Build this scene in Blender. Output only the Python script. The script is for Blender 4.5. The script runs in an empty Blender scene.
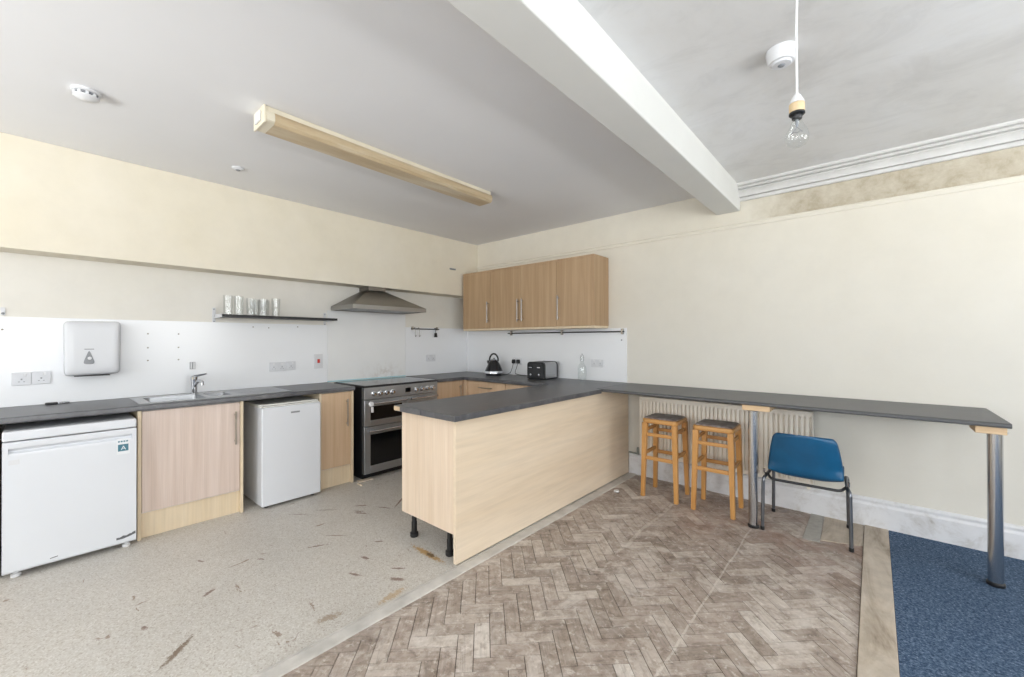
import bpy, bmesh, math, random
from mathutils import Vector, Matrix
random.seed(7)
PI = math.pi
S = bpy.context.scene
COL = S.collection

# ------------------------------------------------------------------ materials
def lin(h):
    h = h.lstrip('#')
    out = []
    for i in (0, 2, 4):
        c = int(h[i:i+2], 16) / 255
        out.append(c/12.92 if c <= .04045 else ((c+.055)/1.055)**2.4)
    return tuple(out) + (1,)

class NT:
    """small helper round a node tree"""
    def __init__(s, name):
        s.m = bpy.data.materials.new(name); s.m.use_nodes = True
        s.t = s.m.node_tree; s.n = s.t.nodes
        s.b = s.n['Principled BSDF']
        s._c = {}
    def new(s, typ, **kw):
        n = s.n.new(typ)
        for k, v in kw.items(): setattr(n, k, v)
        return n
    def link(s, a, b): s.t.links.new(a, b)
    def coord(s, kind='Object'):
        if 'tc' not in s._c: s._c['tc'] = s.new('ShaderNodeTexCoord')
        return s._c['tc'].outputs[kind]
    def mapped(s, scale=(1, 1, 1), loc=(0, 0, 0), rot=(0, 0, 0), kind='Object'):
        mp = s.new('ShaderNodeMapping')
        mp.inputs['Scale'].default_value = scale
        mp.inputs['Location'].default_value = loc
        mp.inputs['Rotation'].default_value = rot
        s.link(s.coord(kind), mp.inputs['Vector'])
        return mp.outputs[0]
    def noise(s, vec, scale=5, detail=4, rough=.55, dist=0):
        n = s.new('ShaderNodeTexNoise')
        n.inputs['Scale'].default_value = scale; n.inputs['Detail'].default_value = detail
        n.inputs['Roughness'].default_value = rough; n.inputs['Distortion'].default_value = dist
        if vec is not None: s.link(vec, n.inputs['Vector'])
        return n.outputs['Fac']
    def ramp(s, fac, stops, interp='LINEAR'):
        r = s.new('ShaderNodeValToRGB'); cr = r.color_ramp; cr.interpolation = interp
        while len(cr.elements) > 1: cr.elements.remove(cr.elements[0])
        for i, (p, c) in enumerate(stops):
            if isinstance(c, str): c = lin(c)
            elif isinstance(c, (int, float)): c = (c, c, c, 1)
            if i == 0: e = cr.elements[0]; e.position = p
            else: e = cr.elements.new(p)
            e.color = c
        s.link(fac, r.inputs[0])
        return r.outputs[0]
    def mix(s, fac, a, b, mode='MIX'):
        m = s.new('ShaderNodeMix', data_type='RGBA', blend_type=mode)
        for sock, v in ((m.inputs[0], fac), (m.inputs[6], a), (m.inputs[7], b)):
            if isinstance(v, str): sock.default_value = lin(v)
            elif isinstance(v, tuple): sock.default_value = v
            elif isinstance(v, (int, float)): sock.default_value = v if sock == m.inputs[0] else (v, v, v, 1)
            else: s.link(v, sock)
        return m.outputs[2]
    def math(s, op, a, b=None, clamp=False):
        m = s.new('ShaderNodeMath', operation=op, use_clamp=clamp)
        for i, v in enumerate((a, b)):
            if v is None: continue
            if isinstance(v, (int, float)): m.inputs[i].default_value = v
            else: s.link(v, m.inputs[i])
        return m.outputs[0]
    def xyz(s, kind='Object'):
        sp = s.new('ShaderNodeSeparateXYZ'); s.link(s.coord(kind), sp.inputs[0]); return sp.outputs
    def bump(s, fac, strength=.2, dist=.01):
        b = s.new('ShaderNodeBump'); b.inputs['Strength'].default_value = strength; b.inputs['Distance'].default_value = dist
        s.link(fac, b.inputs['Height']); s.link(b.outputs[0], s.b.inputs['Normal'])
    def set(s, color=None, rough=None, metal=None, **kw):
        for key, v in (('Base Color', color), ('Roughness', rough), ('Metallic', metal)):
            if v is None: continue
            sock = s.b.inputs[key]
            if isinstance(v, str): sock.default_value = lin(v)
            elif isinstance(v, (int, float, tuple)): sock.default_value = v
            else: s.link(v, sock)
        for k, v in kw.items():
            s.b.inputs[k.replace('_', ' ')].default_value = v
        return s.m

def plain(name, col, rough=.5, metal=0, var=.06, scale=8, bump=0, **kw):
    t = NT(name)
    c = lin(col)
    f = t.noise(t.mapped(), scale, 4)
    a = tuple(max(0, x*(1-var)) for x in c[:3]) + (1,)
    b = tuple(min(1, x*(1+var)) for x in c[:3]) + (1,)
    t.set(t.ramp(f, [(.3, a), (.7, b)]), rough, metal, **kw)
    if bump: t.bump(t.noise(t.mapped(), scale*30, 3), bump, .002)
    return t.m

def wood(name, light, dark, axis='z', scale=1.0, rough=.45, streak=18, soft=1.0):
    """vertical (or other axis) long grained laminate"""
    t = NT(name)
    sc = [streak*scale]*3; sc['xyz'.index(axis)] = .7*scale
    f1 = t.noise(t.mapped(tuple(sc)), 1.0, 5, .6, .3)
    sc2 = [streak*7*scale]*3; sc2['xyz'.index(axis)] = 2.2*scale
    f2 = t.noise(t.mapped(tuple(sc2), (3, 5, 1)), 1.0, 3, .6, .2)
    c = t.ramp(f1, [(.5-.22*soft, dark), (.5+.2*soft, light)])
    c2 = t.ramp(f2, [(.3, 0.80), (.6, 1.0)])
    t.set(t.mix(.45, c, c2, 'MULTIPLY'), rough)
    return t.m

M = {}
# walls: old cream emulsion with soft patches
def wall_mat(name, a, b, stain=False, white_low=None):
    t = NT(name)
    f = t.noise(t.mapped((1, 1, 1)), .9, 5, .6)
    c = t.ramp(f, [(.36, a), (.64, b)])
    f2 = t.noise(t.mapped((1, 1, 1), (4, 2, 7)), 5, 6, .65)
    c = t.mix(.08, c, t.ramp(f2, [(.35, .55), (.6, 1.0)]), 'MULTIPLY')
    if stain:
        x, y, z = t.xyz()
        # bare distemper band between the rail line and the cornice
        m1 = t.math('MULTIPLY', t.math('GREATER_THAN', z, 2.345), t.math('LESS_THAN', z, 2.7))
        fx = t.math('MULTIPLY', t.math('SUBTRACT', t.math('ADD', x, t.math('MULTIPLY', t.noise(t.mapped(), 6, 4), .5)), 3.75), 3.0, True)
        fn = t.noise(t.mapped((1.0, 1, 1.0), (1, 2, 3)), 7, 8, .72, .25)
        st = t.ramp(fn, [(.28, '#9c8f78'), (.46, '#b5ab98'), (.6, '#c3bbaa'), (.8, '#d2cbbd')])
        c = t.mix(t.math('MULTIPLY', m1, fx), c, st)
        # yellower cream above the rail to the kitchen side and on the upper wall, greyer lower down
        lo = t.math('MULTIPLY', t.math('SUBTRACT', 2.35, z), .9, True)
        c = t.mix(t.math('MULTIPLY', lo, .5), c, '#cfcecb')
    t.set(c, .75)
    t.bump(t.noise(t.mapped(), 55, 4), .12, .004)
    return t.m
M['wall_cream'] = wall_mat('cream_emulsion', '#dcd4c1', '#e1dacb')
M['wall_back'] = wall_mat('cream_back_emulsion', '#dad4c6', '#dfdace', stain=True)
M['wall_low'] = wall_mat('pale_emulsion', '#dad7cf', '#dfdcd6')
M['ceiling'] = plain('ceiling_white_paint', '#e0e0e2', .85, var=.02, scale=1.2, bump=.08)
M['beam'] = plain('beam_white_paint', '#d6d6d3', .7, var=.02, scale=3)
def ceil2():
    t = NT('patched_grey_plaster')
    f = t.noise(t.mapped((1, .8, 1)), 1.1, 7, .62, .6)
    f2 = t.noise(t.mapped((1, 1.7, 1), (3, 1, 0), (0, 0, -.35)), 2.2, 8, .68, .9)
    c = t.ramp(f, [(.28, '#cdcbc9'), (.45, '#d6d5d4'), (.6, '#dcdcdd'), (.75, '#e2e2e4')])
    c = t.mix(.32, c, t.ramp(f2, [(.36, .72), (.5, .97), (.55, 1.0)]), 'MULTIPLY')
    t.set(c, .85); t.bump(f2, .04, .006); return t.m
M['ceiling_plaster'] = ceil2()
M['gloss_white'] = plain('white_gloss_paint', '#dedfe3', .4, var=.03, scale=6)
M['cornice_paint'] = plain('old_cornice_paint', '#d2d1cf', .6, var=.05, scale=9)
def skirt_mat():
    t = NT('scuffed_white_gloss')
    f = t.noise(t.mapped((1, 1, 1)), 6, 7, .7, .5)
    c = t.ramp(f, [(.27, '#8f8a84'), (.36, '#c2c1c2'), (.5, '#d4d5d9'), (.8, '#dcdde1')])
    t.set(c, .45); return t.m
M['skirting'] = skirt_mat()
M['splash'] = plain('white_wall_panel', '#e4e6ea', .22, var=.012, scale=1.5)
def hobsplash():
    t = NT('grey_white_hob_panel')
    f = t.noise(t.mapped((1, 1, 1)), 2, 3)
    c = t.ramp(f, [(.3, '#e0e1e2'), (.7, '#e5e6e7')])
    x, y, z = t.xyz()
    # burn marks low behind the burners
    n = t.noise(t.mapped((1, 1, 1)), 16, 6, .7)
    band = t.math('MULTIPLY', t.math('SUBTRACT', .22, z), 7, True)
    cen = t.math('SUBTRACT', 1, t.math('MULTIPLY', t.math('ABSOLUTE', t.math('SUBTRACT', y, .17)), 2.9), True)
    m = t.math('MULTIPLY', t.math('MULTIPLY', band, cen), t.ramp(n, [(.45, 0.0), (.62, 1.0)]))
    c = t.mix(t.math('MULTIPLY', m, .4), c, '#a89a8a')
    t.set(c, .12); return t.m
M['hob_splash'] = hobsplash()
M['hole'] = plain('dark_screw_hole', '#8d8880', .8)
M['glass_edge'] = plain('blue_glass_edge', '#b0d6df', .15)

def vinyl():
    t = NT('worn_speckled_vinyl')
    v = t.new('ShaderNodeTexVoronoi'); v.inputs['Scale'].default_value = 165
    t.link(t.mapped(), v.inputs['Vector'])
    sp = t.new('ShaderNodeSeparateColor'); t.link(v.outputs['Color'], sp.inputs[0])
    base = t.ramp(sp.outputs[0], [(0, '#a8a096'), (.12, '#b9b3aa'), (.3, '#bfbab3'), (.6, '#c4c0ba'), (.85, '#c9c6c0'), (1, '#d2cfca')])
    f = t.noise(t.mapped(), 1.6, 6, .6)
    c = t.mix(.5, base, t.ramp(f, [(.3, .78), (.65, 1.0)]), 'MULTIPLY')
    # scuffs and tears showing brown backing
    f2 = t.noise(t.mapped((3.2, 8, 1), (2, 1, 0), (0, 0, .9)), 1.6, 7, .66, .8)
    f3 = t.noise(t.mapped((6, 2.6, 1), (7, 3, 0), (0, 0, .25)), 1.7, 6, .6, .6)
    tear = t.math('ADD', t.ramp(f2, [(.655, 0.0), (.685, 1.0)]), t.ramp(f3, [(.67, 0.0), (.70, 1.0)]), True)
    c = t.mix(t.math('MULTIPLY', tear, .8), c, '#7d6554')
    x, y, z = t.xyz()
    def ell(cx, cy, ax, ay, rot, col, amt, c):
        dx = t.math('SUBTRACT', x, cx); dy = t.math('SUBTRACT', y, cy)
        u = t.math('ADD', t.math('MULTIPLY', dx, math.cos(rot)/ax), t.math('MULTIPLY', dy, math.sin(rot)/ax))
        w = t.math('ADD', t.math('MULTIPLY', dx, -math.sin(rot)/ay), t.math('MULTIPLY', dy, math.cos(rot)/ay))
        r = t.math('SQRT', t.math('ADD', t.math('MULTIPLY', u, u), t.math('MULTIPLY', w, w)))
        r = t.math('ADD', r, t.math('MULTIPLY', t.math('SUBTRACT', t.noise(t.mapped(), 48, 7, .8), .5), 3.4))
        k = t.math('MULTIPLY', t.math('SUBTRACT', .95, r), 2.5, True)
        return t.mix(t.math('MULTIPLY', k, amt), c, col)
    c = ell(2.17, -2.335, .19, .028, -.02, '#b08c55', .9, c)      # rubbed yellow-brown streak by the peninsula end
    c = ell(2.20, -2.33, .05, .018, .1, '#5c4630', .85, c)
    c = ell(2.02, -3.55, .11, .018, 2.4, '#6d5a48', .9, c)
    c = ell(2.38, -2.72, .03, .10, .1, '#a98a5c', .6, c)
    c = ell(1.24, -2.29, .05, .010, .6, '#6a4a3c', .9, c)
    c = ell(1.30, -1.95, .16, .010, -.9, '#6a4a3c', .9, c)
    c = ell(1.62, -1.75, .14, .010, -.7, '#6a4a3c', .9, c)
    c = ell(1.02, -2.45, .10, .008, .8, '#6a5a4c', .8, c)
    c = ell(1.50, -2.60, .09, .008, .7, '#7a6a5a', .8, c)
    c = ell(1.75, -2.05, .09, .012, -.2, '#775642', .85, c)
    c = ell(2.30, -3.02, .03, .07, -.2, '#8a7660', .7, c)
    for (cx, cy, ax, ay, ro) in ((1.15, -2.22, .07, .011, .9), (1.33, -2.12, .08, .010, .5), (1.42, -1.86, .11, .012, -.75), (1.52, -1.98, .05, .014, -.3), (1.36, -1.72, .05, .009, .2), (1.68, -1.93, .06, .010, -.9),
                                 (1.28, -2.30, .07, .012, .55), (.95, -2.62, .10, .006, .75), (1.55, -2.75, .07, .010, 1.1), (1.80, -2.45, .04, .010, .9), (1.92, -2.62, .04, .014, .3), (1.45, -3.05, .03, .010, .5),
                                 (1.62, -3.35, .045, .014, 2.2), (2.05, -2.75, .05, .012, .4), (2.18, -2.55, .05, .010, .7), (1.20, -3.30, .03, .008, .4), (1.72, -3.62, .03, .012, .2), (2.27, -2.62, .05, .02, .6)):
        c = ell(cx, cy, ax, ay, ro, '#6b4d40', .8, c)
    t.set(c, .5); t.bump(f, .05, .01)
    return t.m
M['vinyl'] = vinyl()

def parquet():
    t = NT('worn_parquet_oak')
    at = t.new('ShaderNodeVertexColor', layer_name='tint')
    sp = t.new('ShaderNodeSeparateColor'); t.link(at.outputs['Color'], sp.inputs[0])
    uv = t.new('ShaderNodeUVMap', uv_map='grain')
    mp = t.new('ShaderNodeMapping'); mp.inputs['Scale'].default_value = (7, 75, 1); t.link(uv.outputs[0], mp.inputs[0])
    g = t.noise(mp.outputs[0], 1.0, 6, .65, .5)
    c = t.ramp(sp.outputs[0], [(0, '#aa9e94'), (.25, '#b8aca3'), (.55, '#c5bbb2'), (.8, '#cfc6be'), (1, '#dcd5ce')])
    c = t.mix(.65, c, t.ramp(g, [(.28, .45), (.5, .9), (.7, 1.0)]), 'MULTIPLY')
    # ground-in dirt and pale adhesive haze, not tied to the blocks
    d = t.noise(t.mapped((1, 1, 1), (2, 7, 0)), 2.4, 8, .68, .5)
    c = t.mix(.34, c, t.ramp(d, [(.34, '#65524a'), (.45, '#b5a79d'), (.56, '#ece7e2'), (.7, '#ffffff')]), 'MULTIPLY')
    fine = t.noise(t.mapped((1, 1, 1), (5, 8, 0)), 17, 8, .75, .4)
    c = t.mix(.6, c, t.ramp(fine, [(.3, '#62524a'), (.43, '#d2cac2'), (.54, '#ffffff')]), 'MULTIPLY')
    sp2 = t.noise(t.mapped((1, 1, 1), (2, 2, 0)), 26, 6, .7, .3)
    c = t.mix(t.ramp(sp2, [(.55, 0.0), (.68, .6)]), c, '#ddd6cf')
    h = t.noise(t.mapped((1, 1, 1), (9, 1, 0)), 5.5, 7, .7, .8)
    c = t.mix(t.ramp(h, [(.52, 0.0), (.66, .5)]), c, '#d8d0c9')
    x, y, z = t.xyz()
    # red-brown glue patch under the bar
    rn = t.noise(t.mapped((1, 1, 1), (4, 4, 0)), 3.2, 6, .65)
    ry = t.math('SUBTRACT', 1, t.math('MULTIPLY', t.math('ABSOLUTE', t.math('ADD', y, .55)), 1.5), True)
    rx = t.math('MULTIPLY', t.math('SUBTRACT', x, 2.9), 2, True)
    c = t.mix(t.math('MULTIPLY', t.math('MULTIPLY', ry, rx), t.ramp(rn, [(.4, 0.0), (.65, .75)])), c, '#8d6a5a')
    # painted lines left on the blocks
    wob = t.math('MULTIPLY', t.math('SUBTRACT', t.noise(t.mapped(), 3, 3), .5), .03)
    dl = t.math('ABSOLUTE', t.math('SUBTRACT', t.math('ADD', x, wob), 3.633))
    br = t.ramp(t.noise(t.mapped(), 14, 5, .7), [(.36, 0.0), (.5, .85)])
    m = t.math('MULTIPLY', t.math('MULTIPLY', t.math('LESS_THAN', dl, .005), t.math('LESS_THAN', y, -.62)), br)
    c = t.mix(t.math('MULTIPLY', m, .55), c, '#d6cfc7')
    dl2 = t.math('ABSOLUTE', t.math('SUBTRACT', t.math('ADD', x, t.math('MULTIPLY', wob, 3.0)), 3.06))
    m2 = t.math('MULTIPLY', t.math('MULTIPLY', t.math('LESS_THAN', dl2, .012), t.math('LESS_THAN', y, -.52)), t.math('MULTIPLY', br, t.math('GREATER_THAN', y, -1.5)))
    c = t.mix(t.math('MULTIPLY', m2, .45), c, '#d8d0c6')
    t.set(c, .55); t.bump(g, .2, .003)
    return t.m
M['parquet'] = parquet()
M['sub'] = plain('dark_joint_dirt', '#43362d', .9)
def carpet():
    t = NT('blue_carpet_tile')
    f = t.noise(t.mapped(), 95, 5, .85)
    c = t.ramp(f, [(.34, '#2b3a4f'), (.46, '#42566f'), (.56, '#61758f'), (.68, '#a0adbf')])
    f2 = t.noise(t.mapped(), 1.3, 4)
    c = t.mix(.35, c, t.ramp(f2, [(.3, .75), (.7, 1.0)]), 'MULTIPLY')
    t.set(c, .95); t.b.inputs['Specular IOR Level'].default_value = .1
    t.bump(f, .8, .01); return t.m
M['carpet'] = carpet()
def plyboard():
    t = NT('bare_plywood_strip')
    f = t.noise(t.mapped((7, 1.4, 1)), 1.2, 7, .65, .8)
    c = t.ramp(f, [(.30, '#7f7262'), (.42, '#ab9e8e'), (.55, '#bfb3a4'), (.75, '#cdc4b8')])
    f2 = t.noise(t.mapped((1, 1, 1), (5, 5, 5)), 5, 6, .7)
    c = t.mix(.5, c, t.ramp(f2, [(.32, .6), (.55, 1.0)]), 'MULTIPLY')
    t.set(c, .6); return t.m
M['ply'] = plyboard()
M['threshold'] = plain('painted_threshold_wood', '#bdb9b4', .6, var=.16, scale=9)
M['cement'] = plain('grey_cement_patch', '#a5a29c', .85, var=.12, scale=22)

M['birch'] = wood('birch_laminate', '#e0cebb', '#d2bca4', 'z', 1, .4, 14)
M['birch_edge'] = wood('birch_edge_laminate', '#dfcfb6', '#d6c3a5', 'z', 1, .4, 10)
M['birch_long'] = wood('birch_back_panel', '#e4d4bf', '#dac7ae', 'y', 1, .4, 5)
M['pinkish'] = wood('faded_pink_birch', '#d9c9c0', '#c6b2a6', 'z', 1, .45, 22)
M['tanwood'] = wood('tan_oak_laminate', '#bb9f7f', '#a38564', 'z', 1, .4, 20)
M['tanbase'] = wood('tan_birch_door', '#d5bb9f', '#c4a687', 'z', 1, .4, 18)
M['pine'] = wood('raw_pine_block', '#dfc4a2', '#cdae88', 'x', 1, .6, 30)
M['stoolwood'] = wood('honey_varnished_beech', '#c8985c', '#b48045', 'z', 1.2, .33, 30)
M['chip'] = plain('raw_chipboard', '#c3ad8f', .8, var=.15, scale=120)
def worktop():
    t = NT('charcoal_slate_laminate')
    f = t.noise(t.mapped((2, 2, 2)), 2.2, 8, .68, 1.2)
    c = t.ramp(f, [(.28, '#393a3e'), (.46, '#4b4c50'), (.58, '#595a5e'), (.76, '#75767b')])
    f2 = t.noise(t.mapped(), 60, 3, .6)
    c = t.mix(.3, c, t.ramp(f2, [(.35, .7), (.6, 1.0)]), 'MULTIPLY')
    t.set(c, t.ramp(f, [(.3, .30), (.7, .42)])); t.b.inputs['Specular IOR Level'].default_value = .7
    return t.m
M['worktop'] = worktop()
M['bartop'] = plain('dark_grey_bar_laminate', '#505154', .38, var=.07, scale=6)
M['enamel'] = plain('white_enamel', '#d3d6dc', .3, var=.01, scale=2)
M['enamel_cream'] = plain('white_plastic_lid', '#d2d2ce', .4, var=.015, scale=3)
M['plastic_white'] = plain('white_plastic', '#d8d9dc', .35, var=.01, scale=4)
M['plastic_grey'] = plain('grey_white_plastic', '#cfd0d4', .4, var=.02, scale=5)
M['dispenser'] = plain('dispenser_white_plastic', '#cdcfd4', .25, var=.01, scale=4)
M['midgrey'] = plain('mid_grey_plastic', '#84878c', .4, var=.03)
M['socket'] = plain('socket_plate_plastic', '#cfd1d6', .35)
M['darkgrey'] = plain('bare_dark_metal', '#55575b', .5)
M['black'] = plain('black_plastic', '#17181b', .4, var=.1)
M['blackgloss'] = plain('black_glass', '#0d0e10', .06, var=.1)
M['blackmetal'] = plain('black_painted_steel', '#26272a', .35, var=.1)
def brushed(name, col, rough=.3, axis='y'):
    t = NT(name)
    sc = [220, 220, 220]; sc['xyz'.index(axis)] = 2
    f = t.noise(t.mapped(tuple(sc)), 1, 3)
    t.set(t.mix(.25, lin(col), t.ramp(f, [(.3, .7), (.7, 1.0)]), 'MULTIPLY'), t.ramp(f, [(.3, rough*.8), (.7, rough*1.25)]), 1.0)
    return t.m
M['steel'] = brushed('brushed_steel', '#b4b5b8', .32, 'y')
M['sinksteel'] = brushed('sink_steel', '#97999c', .34, 'y')
M['hoodsteel'] = brushed('dull_hood_steel', '#8d8984', .38, 'y')
M['hoodrim'] = brushed('hood_rim_steel', '#a8a7a4', .4, 'y')
M['cooksteel'] = brushed('cooker_steel', '#b6babf', .42, 'y')
M['barchrome'] = brushed('satin_bar_leg', '#c2c4c8', .2, 'z')
M['chair_tube'] = plain('grey_chair_tube', '#777b82', .3, .9, var=.1)
M['pullsteel'] = plain('steel_pull', '#8f8c89', .3, 1.0, var=.04)
M['chrome'] = plain('chrome', '#c9cbd0', .07, 1.0, var=.02)
M['handle'] = plain('brushed_nickel_handle', '#a9a298', .3, 1.0, var=.04)
M['red'] = plain('red_rocker', '#b8281f', .35)
M['radiator'] = plain('aged_cream_radiator_paint', '#e6e0d6', .4, var=.03, scale=5)
M['pipe'] = plain('grey_green_pipe', '#7d837f', .5, var=.1)
def bluep():
    t = NT('blue_polypropylene')
    f = t.noise(t.mapped(), 9, 4)
    c = t.ramp(f, [(.3, '#04476d'), (.7, '#06537c')])
    sc = t.noise(t.mapped((1, 1, 1), (3, 1, 2)), 46, 3, .6)
    c = t.mix(t.ramp(sc, [(.74, 0.0), (.77, .5)]), c, '#8fb6cc')
    t.set(c, .38); t.bump(t.noise(t.mapped(), 300, 2), .05, .001); return t.m
M['blue'] = bluep()
def seatpad():
    t = NT('worn_brown_vinyl_pad')
    f = t.noise(t.mapped(), 14, 6, .65)
    t.set(t.ramp(f, [(.32, '#5d4c46'), (.5, '#857a76'), (.68, '#aaa3a1')]), .42); t.bump(f, .3, .004); return t.m
M['pad'] = seatpad()
def yellowed():
    t = NT('yellowed_acrylic_diffuser')
    x, y, z = t.xyz()
    f = t.noise(t.mapped((6, .8, 6)), 2.2, 5, .6)
    c = t.ramp(f, [(.3, '#b0997a'), (.5, '#bfac8d'), (.72, '#d0c5b0')])
    pr = t.new('ShaderNodeTexWave'); pr.inputs['Scale'].default_value = 60; pr.bands_direction = 'Y'
    t.link(t.coord(), pr.inputs['Vector'])
    t.bump(pr.outputs['Fac'], .15, .002)
    t.set(c, .3, Subsurface_Weight=0.0); return t.m
M['diffuser'] = yellowed()
M['creammetal'] = plain('cream_metal_batten', '#ded6c2', .4, var=.04)
M['brass'] = plain('old_brass_cream', '#cfb894', .45, .2)
def glass(name, col=(1, 1, 1, 1), rough=0.0):
    """thin clear glass: light passes straight through, with reflections at the surface"""
    t = NT(name)
    t.n.remove(t.b)
    tr = t.new('ShaderNodeBsdfTransparent'); tr.inputs[0].default_value = col
    gl = t.new('ShaderNodeBsdfGlossy'); gl.inputs['Roughness'].default_value = .03
    lw = t.new('ShaderNodeLayerWeight'); lw.inputs[0].default_value = .35
    r = t.ramp(lw.outputs['Facing'], [(0, .04), (.6, .10), (1, .5)])
    mx = t.new('ShaderNodeMixShader'); t.link(r, mx.inputs[0]); t.link(tr.outputs[0], mx.inputs[1]); t.link(gl.outputs[0], mx.inputs[2])
    t.link(mx.outputs[0], t.n['Material Output'].inputs[0])
    return t.m
M['glass'] = glass('clear_glass', (.965, .975, .975, 1))
M['tumbler'] = glass('tumbler_glass', (.965, .97, .97, 1))
M['pane'] = glass('window_glass', (.97, .98, .98, 1))
M['teal'] = plain('teal_sticker_print', '#3f6f80', .5)
M['sticker'] = plain('white_sticker', '#dcdfe3', .5)

# ------------------------------------------------------------------ mesh builder
class MB:
    def __init__(s): s.bm = bmesh.new(); s.mi = 0
    def _add(s, verts, faces):
        vs = [s.bm.verts.new(v) for v in verts]
        out = []
        for f in faces:
            try:
                fc = s.bm.faces.new([vs[i] for i in f]); fc.material_index = s.mi; fc.smooth = True; out.append(fc)
            except ValueError: pass
        return out
    def merge(s, bm, mat=None):
        bm.verts.index_update()
        s._add([(mat @ v.co if mat else v.co.copy()) for v in bm.verts], [[v.index for v in f.verts] for f in bm.faces]); bm.free(); return s
    def box(s, x0, x1, y0, y1, z0, z1, bev=0, seg=2, mat=None):
        bm = bmesh.new()
        bmesh.ops.create_cube(bm, size=1)
        for v in bm.verts:
            v.co = Vector(((x0+x1)/2+v.co.x*(x1-x0), (y0+y1)/2+v.co.y*(y1-y0), (z0+z1)/2+v.co.z*(z1-z0)))
        if bev: bmesh.ops.bevel(bm, geom=bm.edges[:], offset=bev, segments=seg, profile=.5, affect='EDGES')
        return s.merge(bm, mat)
    def prism(s, poly, axis, a0, a1, bev=0, seg=2):
        """poly: 2-D points in the two other axes (xy for z, yz for x, xz for y)"""
        def P(p, a):
            return {'z': (p[0], p[1], a), 'x': (a, p[0], p[1]), 'y': (p[0], a, p[1])}[axis]
        bm = bmesh.new()
        n = len(poly)
        lo = [bm.verts.new(P(p, a0)) for p in poly]; hi = [bm.verts.new(P(p, a1)) for p in poly]
        bm.faces.new(lo[::-1]); bm.faces.new(hi)
        for i in range(n): bm.faces.new([lo[i], lo[(i+1) % n], hi[(i+1) % n], hi[i]])
        bmesh.ops.recalc_face_normals(bm, faces=bm.faces[:])
        if bev: bmesh.ops.bevel(bm, geom=bm.edges[:], offset=bev, segments=seg, profile=.5, affect='EDGES')
        return s.merge(bm)
    def lathe(s, prof, c=(0, 0, 0), seg=28, axis='z', close=False):
        vs, fs = [], []
        for r, h in prof:
            for k in range(seg):
                a = 2*PI*k/seg
                p = (r*math.cos(a), r*math.sin(a), h)
                if axis == 'x': p = (h, p[0], p[1])
                if axis == 'y': p = (p[0], h, p[1])
                vs.append((p[0]+c[0], p[1]+c[1], p[2]+c[2]))
        n = len(prof)
        for i in range(n-1):
            for k in range(seg):
                k2 = (k+1) % seg
                fs.append((i*seg+k, i*seg+k2, (i+1)*seg+k2, (i+1)*seg+k))
        if not close:
            if prof[0][0] > 1e-5: fs.append(tuple(range(seg))[::-1])
            if prof[-1][0] > 1e-5: fs.append(tuple((n-1)*seg+k for k in range(seg)))
        s._add(vs, fs); return s
    def cyl(s, c, r, h, axis='z', seg=24, bev=0):
        if bev: prof = [(r-bev, 0), (r, bev), (r, h-bev), (r-bev, h)]
        else: prof = [(r, 0), (r, h)]
        return s.lathe(prof, c, seg, axis)
    def tube(s, pts, r, seg=10, cap=True):
        pts = [Vector(p) for p in pts]
        vs, fs = [], []
        up = None
        for i, p in enumerate(pts):
            d = (pts[min(i+1, len(pts)-1)]-pts[max(i-1, 0)]).normalized()
            if up is None:
                up = d.orthogonal().normalized()
            else:
                up = (up - d*up.dot(d)).normalized()
            w = d.cross(up)
            for k in range(seg):
                a = 2*PI*k/seg
                vs.append(p+(up*math.cos(a)+w*math.sin(a))*r)
        for i in range(len(pts)-1):
            for k in range(seg):
                k2 = (k+1) % seg
                fs.append((i*seg+k, i*seg+k2, (i+1)*seg+k2, (i+1)*seg+k))
        if cap:
            fs.append(tuple(range(seg))[::-1]); fs.append(tuple((len(pts)-1)*seg+k for k in range(seg)))
        s._add(vs, fs); return s
    def grid(s, fn, nu, nv):
        vs = [fn(i/nu, j/nv) for i in range(nu+1) for j in range(nv+1)]
        fs = [(i*(nv+1)+j, (i+1)*(nv+1)+j, (i+1)*(nv+1)+j+1, i*(nv+1)+j+1) for i in range(nu) for j in range(nv)]
        s._add(vs, fs); return s
    def beam4(s, p0, p1, w, d, w1=None, d1=None):
        """tapered square bar from p0 to p1 (near vertical or level)"""
        p0, p1 = Vector(p0), Vector(p1); dr = (p1-p0).normalized()
        ref = Vector((0, 1, 0)) if abs(dr.y) < .9 else Vector((1, 0, 0))
        u = dr.cross(ref).normalized(); v = dr.cross(u).normalized()
        w1 = w1 or w; d1 = d1 or d
        bm = bmesh.new(); q = []
        for p, a, b in ((p0, w, d), (p1, w1, d1)):
            for sx, sy in ((-1, -1), (1, -1), (1, 1), (-1, 1)):
                q.append(bm.verts.new(p+u*sx*a/2+v*sy*b/2))
        bm.faces.new(q[:4][::-1]); bm.faces.new(q[4:])
        for i in range(4): bm.faces.new([q[i], q[(i+1) % 4], q[4+(i+1) % 4], q[4+i]])
        bmesh.ops.recalc_face_normals(bm, faces=bm.faces[:])
        bmesh.ops.bevel(bm, geom=bm.edges[:], offset=min(w, d)*.14, segments=2, profile=.5, affect='EDGES')
        return s.merge(bm)

def fillet(pts, r, n=5):
    pts = [Vector(p) for p in pts]; out = [pts[0]]
    for a, b, c in zip(pts, pts[1:], pts[2:]):
        d1, d2 = (a-b), (c-b)
        rr = min(r, d1.length*.49, d2.length*.49)
        p, q = b+d1.normalized()*rr, b+d2.normalized()*rr
        for i in range(n+1):
            t = i/n
            out.append(p*(1-t)**2+b*2*t*(1-t)+q*t*t)
    out.append(pts[-1]); return out

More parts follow.
